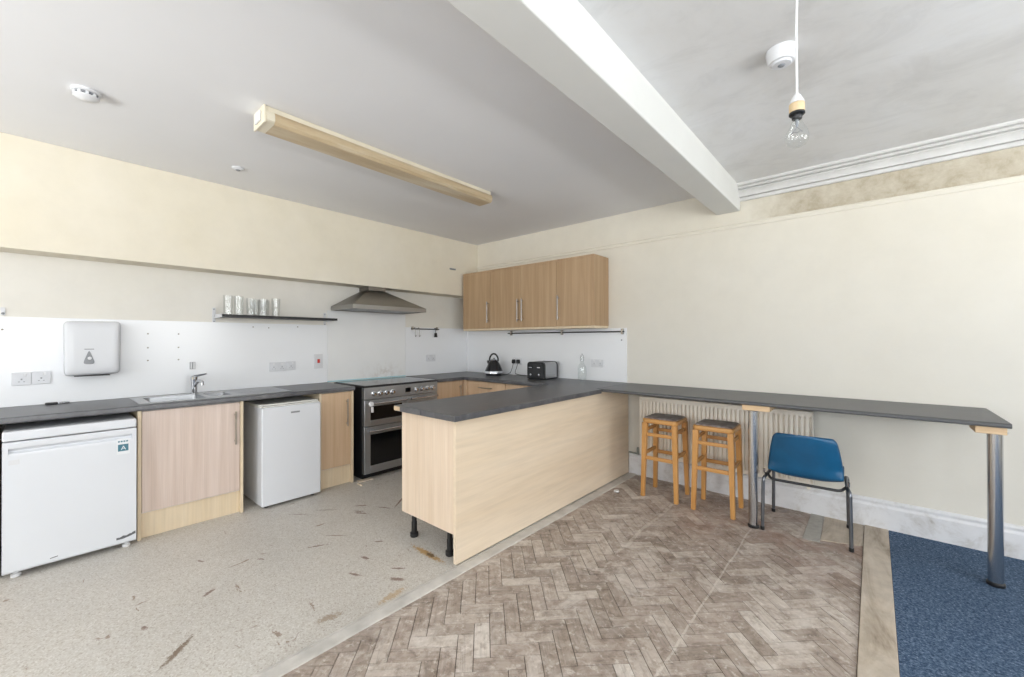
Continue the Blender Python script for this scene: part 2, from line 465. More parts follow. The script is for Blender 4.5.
def world_loc(o):
    v = Vector((0, 0, 0))
    while o is not None: v += o.location; o = o.parent
    return v
def obj(name, mb, mat, parent=None, at=None, angle=38, wn=True):
    """links a builder's mesh; coordinates are in the world (roots must not be rotated yet). at = own origin for a top-level mesh"""
    me = bpy.data.meshes.new(name)
    bmesh.ops.recalc_face_normals(mb.bm, faces=mb.bm.faces[:])
    off = world_loc(parent) if parent is not None else Vector(at or (0, 0, 0))
    bmesh.ops.translate(mb.bm, verts=mb.bm.verts[:], vec=-off)
    mb.bm.to_mesh(me); mb.bm.free()
    for m in (mat if isinstance(mat, (list, tuple)) else [mat]): me.materials.append(m)
    me.set_sharp_from_angle(angle=math.radians(angle))
    o = bpy.data.objects.new(name, me); COL.objects.link(o)
    if parent is not None: o.parent = parent
    else: o.location = off
    if wn:
        w = o.modifiers.new('normals', 'WEIGHTED_NORMAL'); w.keep_sharp = True
    return o
def tag(o, label=None, cat=None, group=None, kind=None):
    if label: o['label'] = label
    if cat: o['category'] = cat
    if group: o['group'] = group
    if kind: o['kind'] = kind
    return o
def thing(name, label, cat, loc=(0, 0, 0), group=None):
    o = bpy.data.objects.new(name, None); COL.objects.link(o); o.location = loc; o.empty_display_size = .1
    return tag(o, label, cat, group)
def struct(name, mb, mat, parent=None, **kw):
    o = obj(name, mb, mat, parent, **kw)
    o['kind'] = 'structure'
    return o
def dup(root, loc, rotz=0, label=None, group=None):
    def cp(o, parent):
        c = o.copy(); COL.objects.link(c)
        if parent is not None: c.parent = parent
        for ch in [k for k in o.children]: cp(ch, c)
        return c
    r = cp(root, None); r.location = loc; r.rotation_euler = (0, 0, rotz)
    if label: r['label'] = label
    if group: r['group'] = group
    return r

# ------------------------------------------------------------------ room shell
XR, YF = 7.4, -7.2            # far side wall and the wall behind the camera
HK, HD = 2.646, 2.655
def wall_open(axis, c0, c1, a0, a1, z0, z1, holes):
    """wall slab with window openings. axis 'x': slab between x=c0..c1 running in y; 'y': the other way"""
    mb = MB()
    def bx(p, q, r, s_):
        if q-p < 1e-4 or s_-r < 1e-4: return
        if axis == 'x': mb.box(c0, c1, p, q, r, s_)
        else: mb.box(p, q, c0, c1, r, s_)
    cur = a0
    for (p, q, r, s_) in sorted(holes):
        bx(cur, p, z0, z1); bx(p, q, z0, r); bx(p, q, s_, z1); cur = q
    bx(cur, a1, z0, z1)
    return mb
struct('wall_left', MB().box(-.15, 0, YF, .15, 0, HK+.1), M['wall_low'])
struct('wall_left_bulkhead', MB().box(0, .217, YF, 0, 1.9275, HK, .006, 2), M['wall_cream'])
struct('wall_back', MB().box(0, XR+.15, 0, .15, 0, HD+.1), M['wall_back'])
WF = [(.8, 3.2, .8, 2.45), (3.9, 6.7, .75, 2.5)]
WR = [(-6.2, -3.9, .75, 2.45), (-3.0, -1.1, .75, 2.45)]
struct('wall_front', wall_open('y', YF-.15, YF, -.15, XR+.15, 0, HD+.1, WF), M['wall_cream'])
struct('wall_right', wall_open('x', XR, XR+.15, YF, 0, 0, HD+.1, WR), M['wall_cream'])
for i, (axis, hs) in enumerate((('y', WF), ('x', WR))):
    for j, (p, q, r, s_) in enumerate(hs):
        fr, pn = MB(), MB()
        c = YF-.08 if axis == 'y' else XR+.08
        def bx(mb, a, b, z0, z1, d=.03):
            if axis == 'y': mb.box(a, b, c-d, c+d, z0, z1, .004, 1)
            else: mb.box(c-d, c+d, a, b, z0, z1, .004, 1)
        w = .06
        bx(fr, p, p+w, r, s_); bx(fr, q-w, q, r, s_); bx(fr, p+w, q-w, r, r+w); bx(fr, p+w, q-w, s_-w, s_)
        m_ = (p+q)/2; bx(fr, m_-.03, m_+.03, r+w, s_-w); bx(fr, p+w, m_-.03, (r+s_)/2-.02, (r+s_)/2+.02); bx(fr, m_+.03, q-w, (r+s_)/2-.02, (r+s_)/2+.02)
        f = struct('window_%d' % (i*2+j+1), fr, M['gloss_white'])
        bx(pn, p+w, q-w, r+w, s_-w, .003)
        obj('window_pane', pn, M['pane'], f)
struct('floor_vinyl', MB().box(-.15, 2.42, YF-.15, .15, -.06, 0), M['vinyl'])
struct('floor_screed', MB().box(2.42, XR+.15, YF-.15, .15, -.06, -.006), M['sub'])
struct('floor_carpet', MB().box(4.368, XR, YF, 0, -.006, .008), M['carpet'])
struct('ceiling_kitchen', MB().box(-.15, 3.26, YF-.15, .15, HK, HK+.08), M['ceiling'])
struct('ceiling_dining', MB().box(3.26, XR+.15, YF-.15, .15, HD, HD+.08), M['ceiling_plaster'])
struct('beam', MB().box(3.25, 3.44, YF, 0, 2.447, HD+.02, .008, 3), M['beam'])

def herringbone():
    L, W = .216, .072
    n = 3
    bm = bmesh.new()
    uvl = bm.loops.layers.uv.new('grain'); cl = bm.loops.layers.color.new('tint')
    x0, x1, y0, y1 = 2.507, 4.236, YF, -.003
    cx, cy = (x0+x1)/2, (y0+y1)/2
    ca = math.cos(PI/4)
    R = int(5.4/W)
    for a in range(-R, R):
        for b in range(-R, R):
            k = (a-b) % (2*n)
            if k == 0: rect = (a, b, a+n, b+1, 0)
            elif k == 2*n-1: rect = (a, b, a+1, b+n, 1)
            else: continue
            g = .0015
            u0, v0, u1, v1 = rect[0]*W+g, rect[1]*W+g, rect[2]*W-g, rect[3]*W-g
            mu, mv = (u0+u1)/2, (v0+v1)/2
            mx, my = cx+(mu-mv)*ca, cy+(mu+mv)*ca
            if not (x0-.2 < mx < x1+.2 and y0-.2 < my < y1+.2): continue
            dz = random.uniform(-.0006, .0012)
            tint = min(1, max(0, random.gauss(.5, .24)))
            ro = random.random()*20
            c = [(u0, v0), (u1, v0), (u1, v1), (u0, v1)]
            top = [bm.verts.new((cx+(u-v)*ca, cy+(u+v)*ca, dz)) for u, v in c]
            bot = [bm.verts.new((cx+(u-v)*ca, cy+(u+v)*ca, -.0055)) for u, v in c]
            fs = [bm.faces.new(top)]
            for i in range(4): fs.append(bm.faces.new([top[i], bot[i], bot[(i+1) % 4], top[(i+1) % 4]]))
            for f in fs:
                for i, lp in enumerate(f.loops):
                    co = lp.vert.co
                    uu = ((co.x-cx)+(co.y-cy))*ca; vv = ((co.y-cy)-(co.x-cx))*ca
                    lp[uvl].uv = (uu+ro, vv+ro*.37) if rect[4] == 0 else (vv+ro, uu+ro*.37)
                    lp[cl] = (tint, tint, tint, 1)
    for co, no in (((x0, 0, 0), (-1, 0, 0)), ((x1, 0, 0), (1, 0, 0)), ((0, y0, 0), (0, -1, 0)), ((0, y1, 0), (0, 1, 0))):
        bmesh.ops.bisect_plane(bm, geom=bm.verts[:]+bm.edges[:]+bm.faces[:], plane_co=co, plane_no=no, clear_outer=True)
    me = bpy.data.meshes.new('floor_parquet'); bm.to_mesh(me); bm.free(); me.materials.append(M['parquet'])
    o = bpy.data.objects.new('floor_parquet', me); COL.objects.link(o); o['kind'] = 'structure'
herringbone()
# threshold between vinyl and parquet: a worn flat strip with a groove
struct('trim_1', MB().prism([(2.420, .001), (2.424, .006), (2.431, .007), (2.434, .001), (2.438, .001), (2.442, .008), (2.498, .009), (2.506, .004), (2.508, -.004), (2.420, -.004)], 'y', YF, -.002), M['threshold'])
struct('trim_2', MB().box(4.238, 4.366, YF, -.02, -.006, .010, .003, 1), M['ply'])
patch = MB().prism([(3.925, -.545), (4.02, -.54), (4.005, -.022), (3.925, -.022)], 'z', -.005, .0045, .0015, 1)
struct('trim_3', patch, M['cement'])
struct('trim_4', MB().prism([(4.02, -.50), (4.236, -.42), (4.236, -.022), (4.012, -.022)], 'z', -.005, .004, .001, 1), M['ply'])
# plaster cornice along the dining side of the back wall
cp = [(0, 2.525), (-.020, 2.525), (-.024, 2.531), (-.024, 2.548), (-.010, 2.549), (-.010, 2.556), (-.036, 2.557), (-.038, 2.566), (-.044, 2.578), (-.056, 2.590), (-.070, 2.598),
      (-.070, 2.602), (-.054, 2.604), (-.054, 2.612), (-.084, 2.613), (-.090, 2.618), (-.088, 2.626), (-.076, 2.628), (-.076, 2.634), (-.104, 2.635), (-.112, 2.642), (-.112, HD), (0, HD)]
struct('trim_5', MB().prism(cp, 'x', 3.44, XR), M['cornice_paint'], angle=25)
# picture rail ghost: a thin painted-over bead
struct('trim_6', MB().prism([(0, 2.305), (-.006, 2.309), (-.008, 2.318), (-.004, 2.327), (-.004, 2.336), (-.010, 2.342), (-.008, 2.352), (0, 2.354)], 'x', .217, XR), M['wall_back'])
sk = [(0, 0), (-.02, 0), (-.022, .004), (-.022, .152), (-.020, .160), (-.014, .168), (-.013, .178), (-.017, .186), (-.017, .194), (-.010, .204), (0, .208)]
struct('baseboard_back', MB().prism(sk, 'x', 2.43, XR), M['skirting'])
struct('baseboard_right', MB().box(XR-.02, XR, YF, -.025, .008, .2, .004, 1), M['skirting'])

# ------------------------------------------------------------------ wall linings
pl = MB().box(.0005, .010, YF, -1.976, .91, 1.505, .001, 1)
pl.mi = 1
for (y, z) in ((-3.39, 1.40), (-3.20, 1.40), (-3.39, 1.29), (-3.20, 1.29), (-3.39, 1.19), (-3.20, 1.19), (-2.66, 1.47), (-2.53, 1.465), (-2.27, 1.48), (-4.11, 1.42)):
    pl.lathe([(.006, .0101), (.005, .0112), (0, .0112)], (0, y, z), 8, 'x')
tag(obj('wall_panel', pl, [M['splash'], M['hole']]), 'long white splashback panel with screw holes behind the sink and paper towel dispenser', 'splashback')
t = thing('wall_panel', 'pale grey splashback panel with burn marks behind the range cooker', 'splashback', (0, -1.5, .9))
obj('panel_sheet', MB().box(.0005, .012, -1.974, -1.022, .915, 1.66, .001, 1), M['hob_splash'], t)
tag(obj('glass_edge', MB().box(.0005, .016, -1.974, -1.022, .9105, .922, .001, 1), M['glass_edge'], t), 'bluish lower edge of the panel')
tag(obj('wall_panel', MB().box(.0005, .010, -1.020, -.012, .9105, 1.505, .001, 1), M['splash']), 'white splashback panel under the hook rail between cooker and room corner', 'splashback')
tag(obj('wall_panel', MB().box(.012, 2.40, -.010, -.0005, .9105, 1.468, .001, 1), M['splash']), 'white splashback panel under the wall cupboards behind the kettle and toaster', 'splashback')
struct('trim_7', MB().prism([(.0005, -.0005), (.026, -.0005), (.024, -.012), (.012, -.024), (.0005, -.026)], 'z', .912, 1.468), M['plastic_grey'])

# ------------------------------------------------------------------ base cabinets
def bar_handle(p, q, r=.006, stand=(.03, 0, 0)):
    """bar between two stand-offs; p,q the fixing points on the face"""
    p, q, s_ = Vector(p), Vector(q), Vector(stand); d = (q-p).normalized()
    mb = MB().tube([p-d*.025+s_, q+d*.025+s_], r, 12)
    mb.tube([p, p+s_], r*.8, 8); mb.tube([q, q+s_], r*.8, 8)
    return mb
def base_unit(name, label, y0, y1, door, hinge_handle, sides=(True, True), hy=None, front=.565):
    t = thing(name, label, 'cabinet', (.28, (y0+y1)/2, 0))
    w = .02
    c = MB().box(.02, front-.02, y0+w, y1-w, .17, .188).box(.02, .03, y0+w, y1-w, .188, .83)
    obj('front_rail', MB().box(front-.05, front-.022, y0+w, y1-w, .83, .868), M['plastic_grey'], t)
    obj('carcass', c, M['plastic_grey'], t)
    for k, (a, b) in enumerate(((y0, y0+w), (y1-w, y1))):
        obj('side_panel', MB().box(.02, .572, a, b, .0, .87, .001, 1), M['birch_edge'], t)
    d = obj('door', MB().box(front-.018, front, y0+w+.003, y1-w-.003, .178, .864, .0015, 1), door, t)
    y = hy
    obj('handle', bar_handle((front, y, .57), (front, y, .775)), M['handle'], d)
    obj('plinth', MB().box(front-.045, front-.029, y0+w+.001, y1-w-.001, 0, .170), M['birch_edge'], t)
    return t
base_unit('sink_cabinet', 'birch cabinet under the steel sink with a faded pinkish door', -3.514, -2.895, M['pinkish'], 1, hy=-2.95)
base_unit('base_cabinet', 'narrow tan birch cabinet between the small fridge and the range cooker', -2.305, -1.983, M['tanbase'], 1, hy=-2.05)
base_unit('base_cabinet', 'birch cabinet edge beside the big white refrigerator at the worktop end', -4.73, -4.115, M['birch'], 1, hy=-4.62)
# corner run, mostly seen past the peninsula
t = thing('base_cabinet', 'tan birch corner cabinet right of the range cooker with an upright bar handle', 'cabinet', (.3, -.8, 0))
obj('carcass', MB().box(.02, .545, -1.005, -.02, .15, .868), M['tanbase'], t)
obj('side_panel', MB().box(.02, .565, -1.022, -1.006, 0, .87, .001, 1), M['birch_edge'], t)
d = obj('door', MB().box(.547, .565, -1.003, -.590, .178, .862, .0015, 1), M['tanbase'], t)
obj('handle', bar_handle((.565, -.645, .60), (.565, -.645, .79)), M['handle'], d)
obj('plinth', MB().box(.51, .525, -1.003, -.55, 0, .150), M['birch_edge'], t)
t = thing('drawer_cabinet', 'tan birch drawer cabinet under the kettle with a level bar handle', 'cabinet', (.9, -.3, 0))
obj('carcass', MB().box(.60, 1.235, -.545, -.02, .15, .868), M['tanbase'], t)
obj('corner_post', MB().box(.567, .630, -.586, -.547, .15, .868, .001, 1), M['tanbase'], t)
for k, (a, b) in enumerate(((.71, .862), (.45, .704), (.18, .444))):
    d = obj('drawer', MB().box(.632, 1.232, -.565, -.547, a, b, .0015, 1), M['tanbase'], t)
    zz = (a+b)/2+.01
    obj('handle', bar_handle((.86, -.565, zz), (1.02, -.565, zz), stand=(0, -.03, 0)), M['handle'], d)
obj('plinth', MB().box(.60, 1.235, -.525, -.51, 0, .150), M['birch_edge'], t)
t = thing('base_cabinet', 'tan birch cabinet under the toaster, mostly hidden behind the peninsula', 'cabinet', (1.55, -.3, 0))
obj('carcass', MB().box(1.24, 1.86, -.545, -.02, .15, .868), M['plastic_grey'], t)
d = obj('door', MB().box(1.242, 1.856, -.565, -.547, .178, .862, .0015, 1), M['tanbase'], t)
obj('handle', bar_handle((1.30, -.565, .60), (1.30, -.565, .79), stand=(0, -.03, 0)), M['handle'], d)
obj('plinth', MB().box(1.24, 1.86, -.525, -.51, 0, .150), M['birch_edge'], t)

# peninsula
t = thing('peninsula_cabinet', 'birch peninsula cabinet on black feet with a long plain back panel facing the parquet', 'cabinet', (2.14, -1.15, 0))
obj('carcass', MB().box(1.89, 2.398, -2.295, -.60, .182, .868), M['plastic_grey'], t)
obj('end_panel', MB().box(1.865, 2.398, -2.315, -2.296, .180, .872, .001, 1), M['birch'], t)
obj('back_panel', MB().box(2.400, 2.424, -2.3165, -.024, .010, .872, .001, 1), M['birch_long'], t)
for k in range(3):
    a = -2.29+k*.565
    d = obj('door', MB().box(1.866, 1.886, a, a+.560, .182, .862, .0015, 1), M['tanbase'], t)
    obj('handle', bar_handle((1.866, a+.5, .60), (1.866, a+.5, .79), stand=(-.03, 0, 0)), M['handle'], d)
for (x, y) in ((1.915, -2.250), (2.292, -2.252)):
    obj('leg', MB().lathe([(.026, 0), (.028, .006), (.028, .028), (.019, .034), (.019, .10), (.0165, .104), (.0165, .150), (.03, .156), (.03, .1815)], (x, y, 0), 20), M['black'], t)

# ------------------------------------------------------------------ worktops, sink, tap
ZB, ZT = .873, .910
wt = MB()
def slab(mb, poly): mb.prism(poly, 'z', ZB, ZT, .006, 3)
SX0, SX1, SY0, SY1 = .085, .525, -3.475, -2.555
# run with the sink cut-out, front edge rounded
prof = [(.0105, ZB), (.594, ZB), (.600, ZB+.006), (.600, ZT-.010), (.597, ZT-.003), (.590, ZT), (.0105, ZT)]
wt.prism(prof, 'y', -4.78, SY0)
wt.prism(prof, 'y', SY1, -1.982)
wt.prism([(SX1, ZB)]+prof[1:6]+[(SX1, ZT)], 'y', SY0, SY1)
wt.box(.0105, SX0, SY0, SY1, ZB, ZT)
o = tag(obj('worktop', wt, M['worktop']), 'charcoal worktop holding the steel sink along the left splashback', 'worktop')
def offset_round(pts, rads, n=6):
    out = []
    m = len(pts)
    for i in range(m):
        a, b, c = Vector(pts[i-1]).to_2d(), Vector(pts[i]).to_2d(), Vector(pts[(i+1) % m]).to_2d()
        r = rads[i]
        if r == 0: out.append(tuple(b)); continue
        p, q = b+(a-b).normalized()*r, b+(c-b).normalized()*r
        for k in range(n+1):
            tt = k/n; v = p*(1-tt)**2+b*2*tt*(1-tt)+q*tt*tt; out.append(tuple(v))
    return out
U = [(.012, -1.022), (.62, -1.022), (.62, -.62), (1.868, -.62), (1.868, -2.379), (2.486, -2.379), (2.486, -.676), (2.428, -.676), (2.428, -.012), (.012, -.012)]
t = thing('worktop', 'charcoal worktop running from the cooker round the corner and over the peninsula', 'worktop', (1.2, -.3, ZB))
w2 = MB(); w2.prism(U, 'z', ZB, ZT, .005, 3)
obj('slab', w2, M['worktop'], t)
tag(obj('end_strip', MB().box(1.8665, 1.8695, -2.376, -.64, ZB+.003, ZT-.004), M['chip'], t), 'raw pale edge of the worktop facing the cooker')
obj('joint_strip', MB().box(2.1635, 2.1665, -2.3802, -2.375, ZB+.002, ZT-.002), M['black'], t)
tag(obj('edge_strip', MB().box(1.869, 1.935, -2.3800, -2.376, ZB+.004, ZT-.005), M['chip'], t), 'bare pale piece at the front edge')

t = thing('kitchen_sink', 'stainless steel sink and drainer set in the worktop', 'sink', (.3, -3.0, ZT))
b = MB()
def bowl(mb, x0, x1, y0, y1, depth, r=.05):
    """open rounded bowl hanging from the sink top"""
    def ring(x0, x1, y0, y1, r, z, n=5):
        return [(p[0], p[1], z) for p in offset_round([(x0, y0), (x1, y0), (x1, y1), (x0, y1)], [r]*4, n)]
    rings = [ring(x0-.004, x1+.004, y0-.004, y1+.004, r, ZT+.0035), ring(x0, x1, y0, y1, r, ZT-.003), ring(x0+.012, x1-.012, y0+.012, y1-.012, r, ZT-depth+.02), ring(x0+.03, x1-.03, y0+.03, y1-.03, r*.8, ZT-depth)]
    n = len(rings[0]); vs = sum(rings, []); fs = []
    for i in range(3):
        for k in range(n): fs.append((i*n+k, i*n+(k+1) % n, (i+1)*n+(k+1) % n, (i+1)*n+k))
    fs.append(tuple(3*n+k for k in range(n)))
    mb._add(vs, fs)
MBX = (.145, .495, -3.44, -3.11); HBX = (.17, .42, -3.075, -2.93)
# flat deck as strips round the two bowls
zz0, zz1 = ZT+.0005, ZT+.004
ys = [-3.50, MBX[2], MBX[3], HBX[2], HBX[3], -2.90]
b.box(.06, .55, ys[0], ys[1], zz0, zz1); b.box(.06, .55, ys[2], ys[3], zz0, zz1); b.box(.06, .55, ys[4], ys[5], zz0, zz1)
b.box(.06, MBX[0], ys[1], ys[2], zz0, zz1); b.box(MBX[1], .55, ys[1], ys[2], zz0, zz1)
b.box(.06, HBX[0], ys[3], ys[4], zz0, zz1); b.box(HBX[1], .55, ys[3], ys[4], zz0, zz1)
obj('deck', b, M['steel'], t)
bb = MB(); bowl(bb, *MBX, .15); obj('bowl', bb, M['sinksteel'], t)
bb = MB(); bowl(bb, *HBX, .10, .04); obj('bowl', bb, M['sinksteel'], t)
bb = MB().grid(lambda u, v: (.06+u*.49, -2.90+v*.37, ZT+.004+.0025*math.sin(u*PI*18)*(1 if .12 < u < .88 and .1 < v < .95 else 0)), 72, 8)
obj('drainer', bb, M['steel'], t)
bb = MB().box(.056, .554, -3.504, -3.494, ZT+.0003, ZT+.006, .002, 1).box(.056, .554, -2.534, -2.526, ZT+.0003, ZT+.006, .002, 1).box(.056, .064, -3.494, -2.534, ZT+.0003, ZT+.006, .002, 1).box(.546, .554, -3.494, -2.534, ZT+.0003, ZT+.006, .002, 1)
obj('rim', bb, M['steel'], t)
t = thing('mixer_tap', 'chrome single lever mixer tap standing behind the sink', 'tap', (.105, -3.115, ZT+.0045))
obj('body', MB().lathe([(.027, ZT+.0045), (.027, ZT+.012), (.021, ZT+.016), (.021, ZT+.105), (.024, ZT+.110), (.024, ZT+.122)], (.105, -3.115, 0), 20), M['chrome'], t)
obj('spout', MB().tube(fillet([(.105, -3.115, ZT+.06), (.20, -3.105, ZT+.115), (.27, -3.095, ZT+.105), (.275, -3.095, ZT+.080)], .03), .012, 12), M['chrome'], t)
lv = MB().lathe([(.024, ZT+.122), (.024, ZT+.138), (.016, ZT+.148), (0, ZT+.150)], (.105, -3.115, 0), 20).beam4((.105, -3.115, ZT+.142), (.20, -3.05, ZT+.165), .020, .010, .012, .006)
obj('lever', lv, M['chrome'], t)
t = thing('small_clip', 'small dark clip with a steel loop lying on the worktop below the wall sockets', 'clip', (.06, -3.88, ZT))
obj('body', MB().box(.045, .085, -3.925, -3.865, ZT, ZT+.014, .005, 2), M['black'], t)
lp = [(.06+.018*math.cos(a), -3.845+.032*math.sin(a), ZT+.007) for a in [2*PI*k/16 for k in range(17)]]
obj('loop', MB().tube(lp, .005, 8, False), M['chrome'], t)

# ------------------------------------------------------------------ white goods
t = thing('refrigerator', 'big white undercounter refrigerator with a full width grip and chipped corner', 'fridge', (.33, -3.81, 0))
X1 = .640; Y0, Y1 = -4.085, -3.527
obj('body', MB().box(.06, .588, Y0+.006, Y1-.006, .035, .774, .004, 2), M['enamel'], t)
obj('top_lid', MB().box(.05, X1+.002, Y0-.001, Y1+.001, .778, .833, .009, 3), M['enamel'], t)
d = MB()
pr = [(.592, .034), (.632, .034), (X1, .044), (X1, .690), (X1-.004, .706), (.622, .714), (.620, .722), (.632, .732), (X1-.002, .736), (X1, .742), (X1, .764), (.634, .772), (.592, .772)]
d.prism(pr, 'y', Y0+.022, Y1-.022)
flat = [(.592, .034), (.632, .034), (X1, .044), (X1, .764), (.634, .772), (.592, .772)]
d.prism(flat, 'y', Y0, Y0+.022); d.prism(flat, 'y', Y1-.022, Y1)
door = obj('door', d, M['enamel'], t, angle=30)
# worn chips in the paint at the bottom corner
tag(obj('paint_chip', MB().prism([(-3.622, .066), (-3.590, .066), (-3.562, .072), (-3.531, .082), (-3.531, .099), (-3.545, .094), (-3.551, .088), (-3.558, .090), (-3.575, .082), (-3.590, .086), (-3.605, .078), (-3.622, .080)], 'x', X1-.001, X1+.0006), M['darkgrey'], door), 'dark chip in the white paint at the corner')
tag(obj('paint_chip', MB().prism([(-3.905, .060), (-3.875, .064), (-3.873, .069), (-3.905, .065)], 'x', X1-.001, X1+.0006), M['darkgrey'], door), 'short dark scratch near the foot')
obj('sticker', MB().box(X1-.0005, X1+.0008, -3.622, -3.560, .612, .712), M['sticker'], door)
sp = MB().box(X1+.0004, X1+.0014, -3.616, -3.566, .632, .676)
obj('sticker_print', sp, M['teal'], door)
def text(body, size, loc, rot, mat, parent, name='lettering', extr=.0004):
    cu = bpy.data.curves.new(name, 'FONT'); cu.body = body; cu.size = size; cu.extrude = extr; cu.align_x = 'CENTER'; cu.align_y = 'CENTER'
    cu.materials.append(mat)
    tmp = bpy.data.objects.new(name+'_curve', cu); me = bpy.data.meshes.new_from_object(tmp); bpy.data.objects.remove(tmp)
    if not me.materials: me.materials.append(mat)
    o = bpy.data.objects.new(name, me); COL.objects.link(o); o.rotation_euler = rot
    o.location = Vector(loc)-world_loc(parent); o.parent = parent
    return o
text('A', .036, (X1+.0018, -3.590, .652), (PI/2, 0, PI/2), M['sticker'], door, 'sticker_letter')
ln = MB()
for k in range(4): ln.box(X1+.0004, X1+.0012, -3.616+k*.013, -3.607+k*.013, .690, .699)
obj('sticker_print', ln, M['teal'], door)
obj('badge', MB().box(X1-.0005, X1+.0012, -4.062, -4.022, .645, .672, .0005, 1), M['plastic_grey'], door)
for y in (Y0+.05, Y1-.045):
    obj('foot', MB().lathe([(.019, 0), (.021, .004), (.021, .016), (.012, .02), (.012, .036)], (.60, y, 0), 16), M['plastic_white'], t)
for y in (Y0+.05, Y1-.045):
    obj('foot', MB().lathe([(.019, 0), (.021, .004), (.021, .016), (.012, .02), (.012, .036)], (.13, y, 0), 16), M['plastic_white'], t)

t = thing('mini_fridge', 'smaller white fridge between the sink cabinet and the narrow tan cabinet', 'fridge', (.37, -2.56, 0))
Y0, Y1 = -2.792, -2.328; X1 = .656
obj('body', MB().box(.10, .588, Y0+.004, Y1-.004, .02, .800, .004, 2), M['enamel'], t)
obj('top_lid', MB().box(.10, .600, Y0, Y1, .801, .828, .006, 2), M['enamel_cream'], t)
door = obj('door', MB().box(.594, X1, Y0, Y1, .022, .806, .010, 3), M['enamel'], t)
obj('top_grip', MB().box(.600, X1-.008, Y0+.01, Y1-.01, .8065, .818, .004, 2), M['enamel_cream'], door)
obj('badge', MB().box(X1-.0005, X1+.0015, -2.575, -2.505, .742, .756, .0006, 1), M['midgrey'], door)
for (x, y) in ((.6, Y0+.05), (.6, Y1-.05), (.15, Y0+.05), (.15, Y1-.05)):
    obj('foot', MB().cyl((x, y, 0), .016, .021), M['black'], t)

# ------------------------------------------------------------------ range cooker
Y0, Y1 = -1.910, -1.034; XF = .640
t = thing('range_cooker', 'stainless steel and black range cooker with eight knobs and three oven doors', 'cooker', (.32, -1.47, 0))
obj('body', MB().box(.03, .588, Y0+.003, Y1-.003, .055, .888, .002, 1), M['black'], t)
obj('plinth', MB().box(.06, .56, Y0+.02, Y1-.02, .0, .055), M['black'], t)
obj('hob_frame', MB().box(.02, .645, Y0, Y1, .889, .903, .002, 1), M['blackmetal'], t)
gl = obj('hob_glass', MB().box(.035, .630, Y0+.012, Y1-.012, .9035, .908, .001, 1), M['blackgloss'], t)
for (x, y, r) in ((.20, -1.72, .085), (.46, -1.72, .10), (.20, -1.22, .10), (.46, -1.22, .085), (.33, -1.47, .12)):
    obj('burner_ring', MB().lathe([(r, .9081), (r, .9084), (r-.006, .9084), (r-.006, .9081)], (x, y, 0), 40, close=True), M['midgrey'], gl)
cp = obj('control_panel', MB().box(.588, XF, Y0, Y1, .775, .888, .003, 2), M['cooksteel'], t)
for y in (-1.811, -1.741, -1.670, -1.602, -1.318, -1.245, -1.174, -1.106):
    k = obj('knob', MB().lathe([(.026, XF), (.026, XF+.004), (.019, XF+.006), (.0175, XF+.026), (.014, XF+.030), (0, XF+.030)], (0, y, .826), 20, 'x'), M['chrome'], cp)
obj('display', MB().box(XF-.001, XF+.0012, -1.452, -1.388, .805, .852, .0005, 1), M['blackgloss'], cp)
obj('button_row', MB().box(XF-.001, XF+.002, -1.443, -1.397, .792, .799, .0008, 1), M['midgrey'], cp)
def oven_door(y0, y1, z0, z1, win, hz):
    d = MB()
    wy0, wy1, wz0, wz1 = win
    d.box(.590, XF, y0, wy0, z0, z1, .002, 1).box(.590, XF, wy1, y1, z0, z1, .002, 1).box(.590, XF, wy0, wy1, z0, wz0, .002, 1).box(.590, XF, wy0, wy1, wz1, z1, .002, 1)
    o = obj('oven_door', d, M['cooksteel'], t)
    obj('door_glass', MB().box(.600, XF-.003, wy0-.002, wy1+.002, wz0-.002, wz1+.002), M['blackgloss'], o)
    obj('handle', bar_handle((XF, y0+.05, hz), (XF, y1-.05, hz), .010, (.042, 0, 0)), M['chrome'], o)
    return o
DV = -1.432
oven_door(Y0+.002, DV-.003, .516, .770, (-1.845, DV-.055, .572, .705), .738)
oven_door(Y0+.002, DV-.003, .062, .510, (-1.845, DV-.055, .135, .435), .474)
oven_door(DV+.003, Y1-.002, .062, .770, (DV+.06, Y1-.06, .135, .690), .738)
# white key-shaped tag tied to the top handle
obj('handle_guard', MB().lathe([(.004, XF+.038), (.022, XF+.042), (.026, XF+.056), (.020, XF+.066), (0, XF+.068)], (0, -1.868, .738), 18, 'x').box(XF+.045, XF+.052, -1.868, -1.842, .655, .71, .003, 2), M['plastic_white'], t)
tag(obj('wood_scrap', MB().prism([(.590, -1.955), (.640, -1.962), (.655, -1.83), (.600, -1.82)], 'z', .0, .012, .002, 1), M['ply']), 'small offcut of board on the vinyl at the cooker foot', 'offcut')
tag(obj('wood_sliver', MB().prism([(.645, -1.985), (.655, -1.99), (.735, -1.985), (.730, -1.977)], 'z', .0, .006, .001, 1), M['birch_edge']), 'thin pale wood sliver on the vinyl in front of the narrow cabinet', 'sliver')

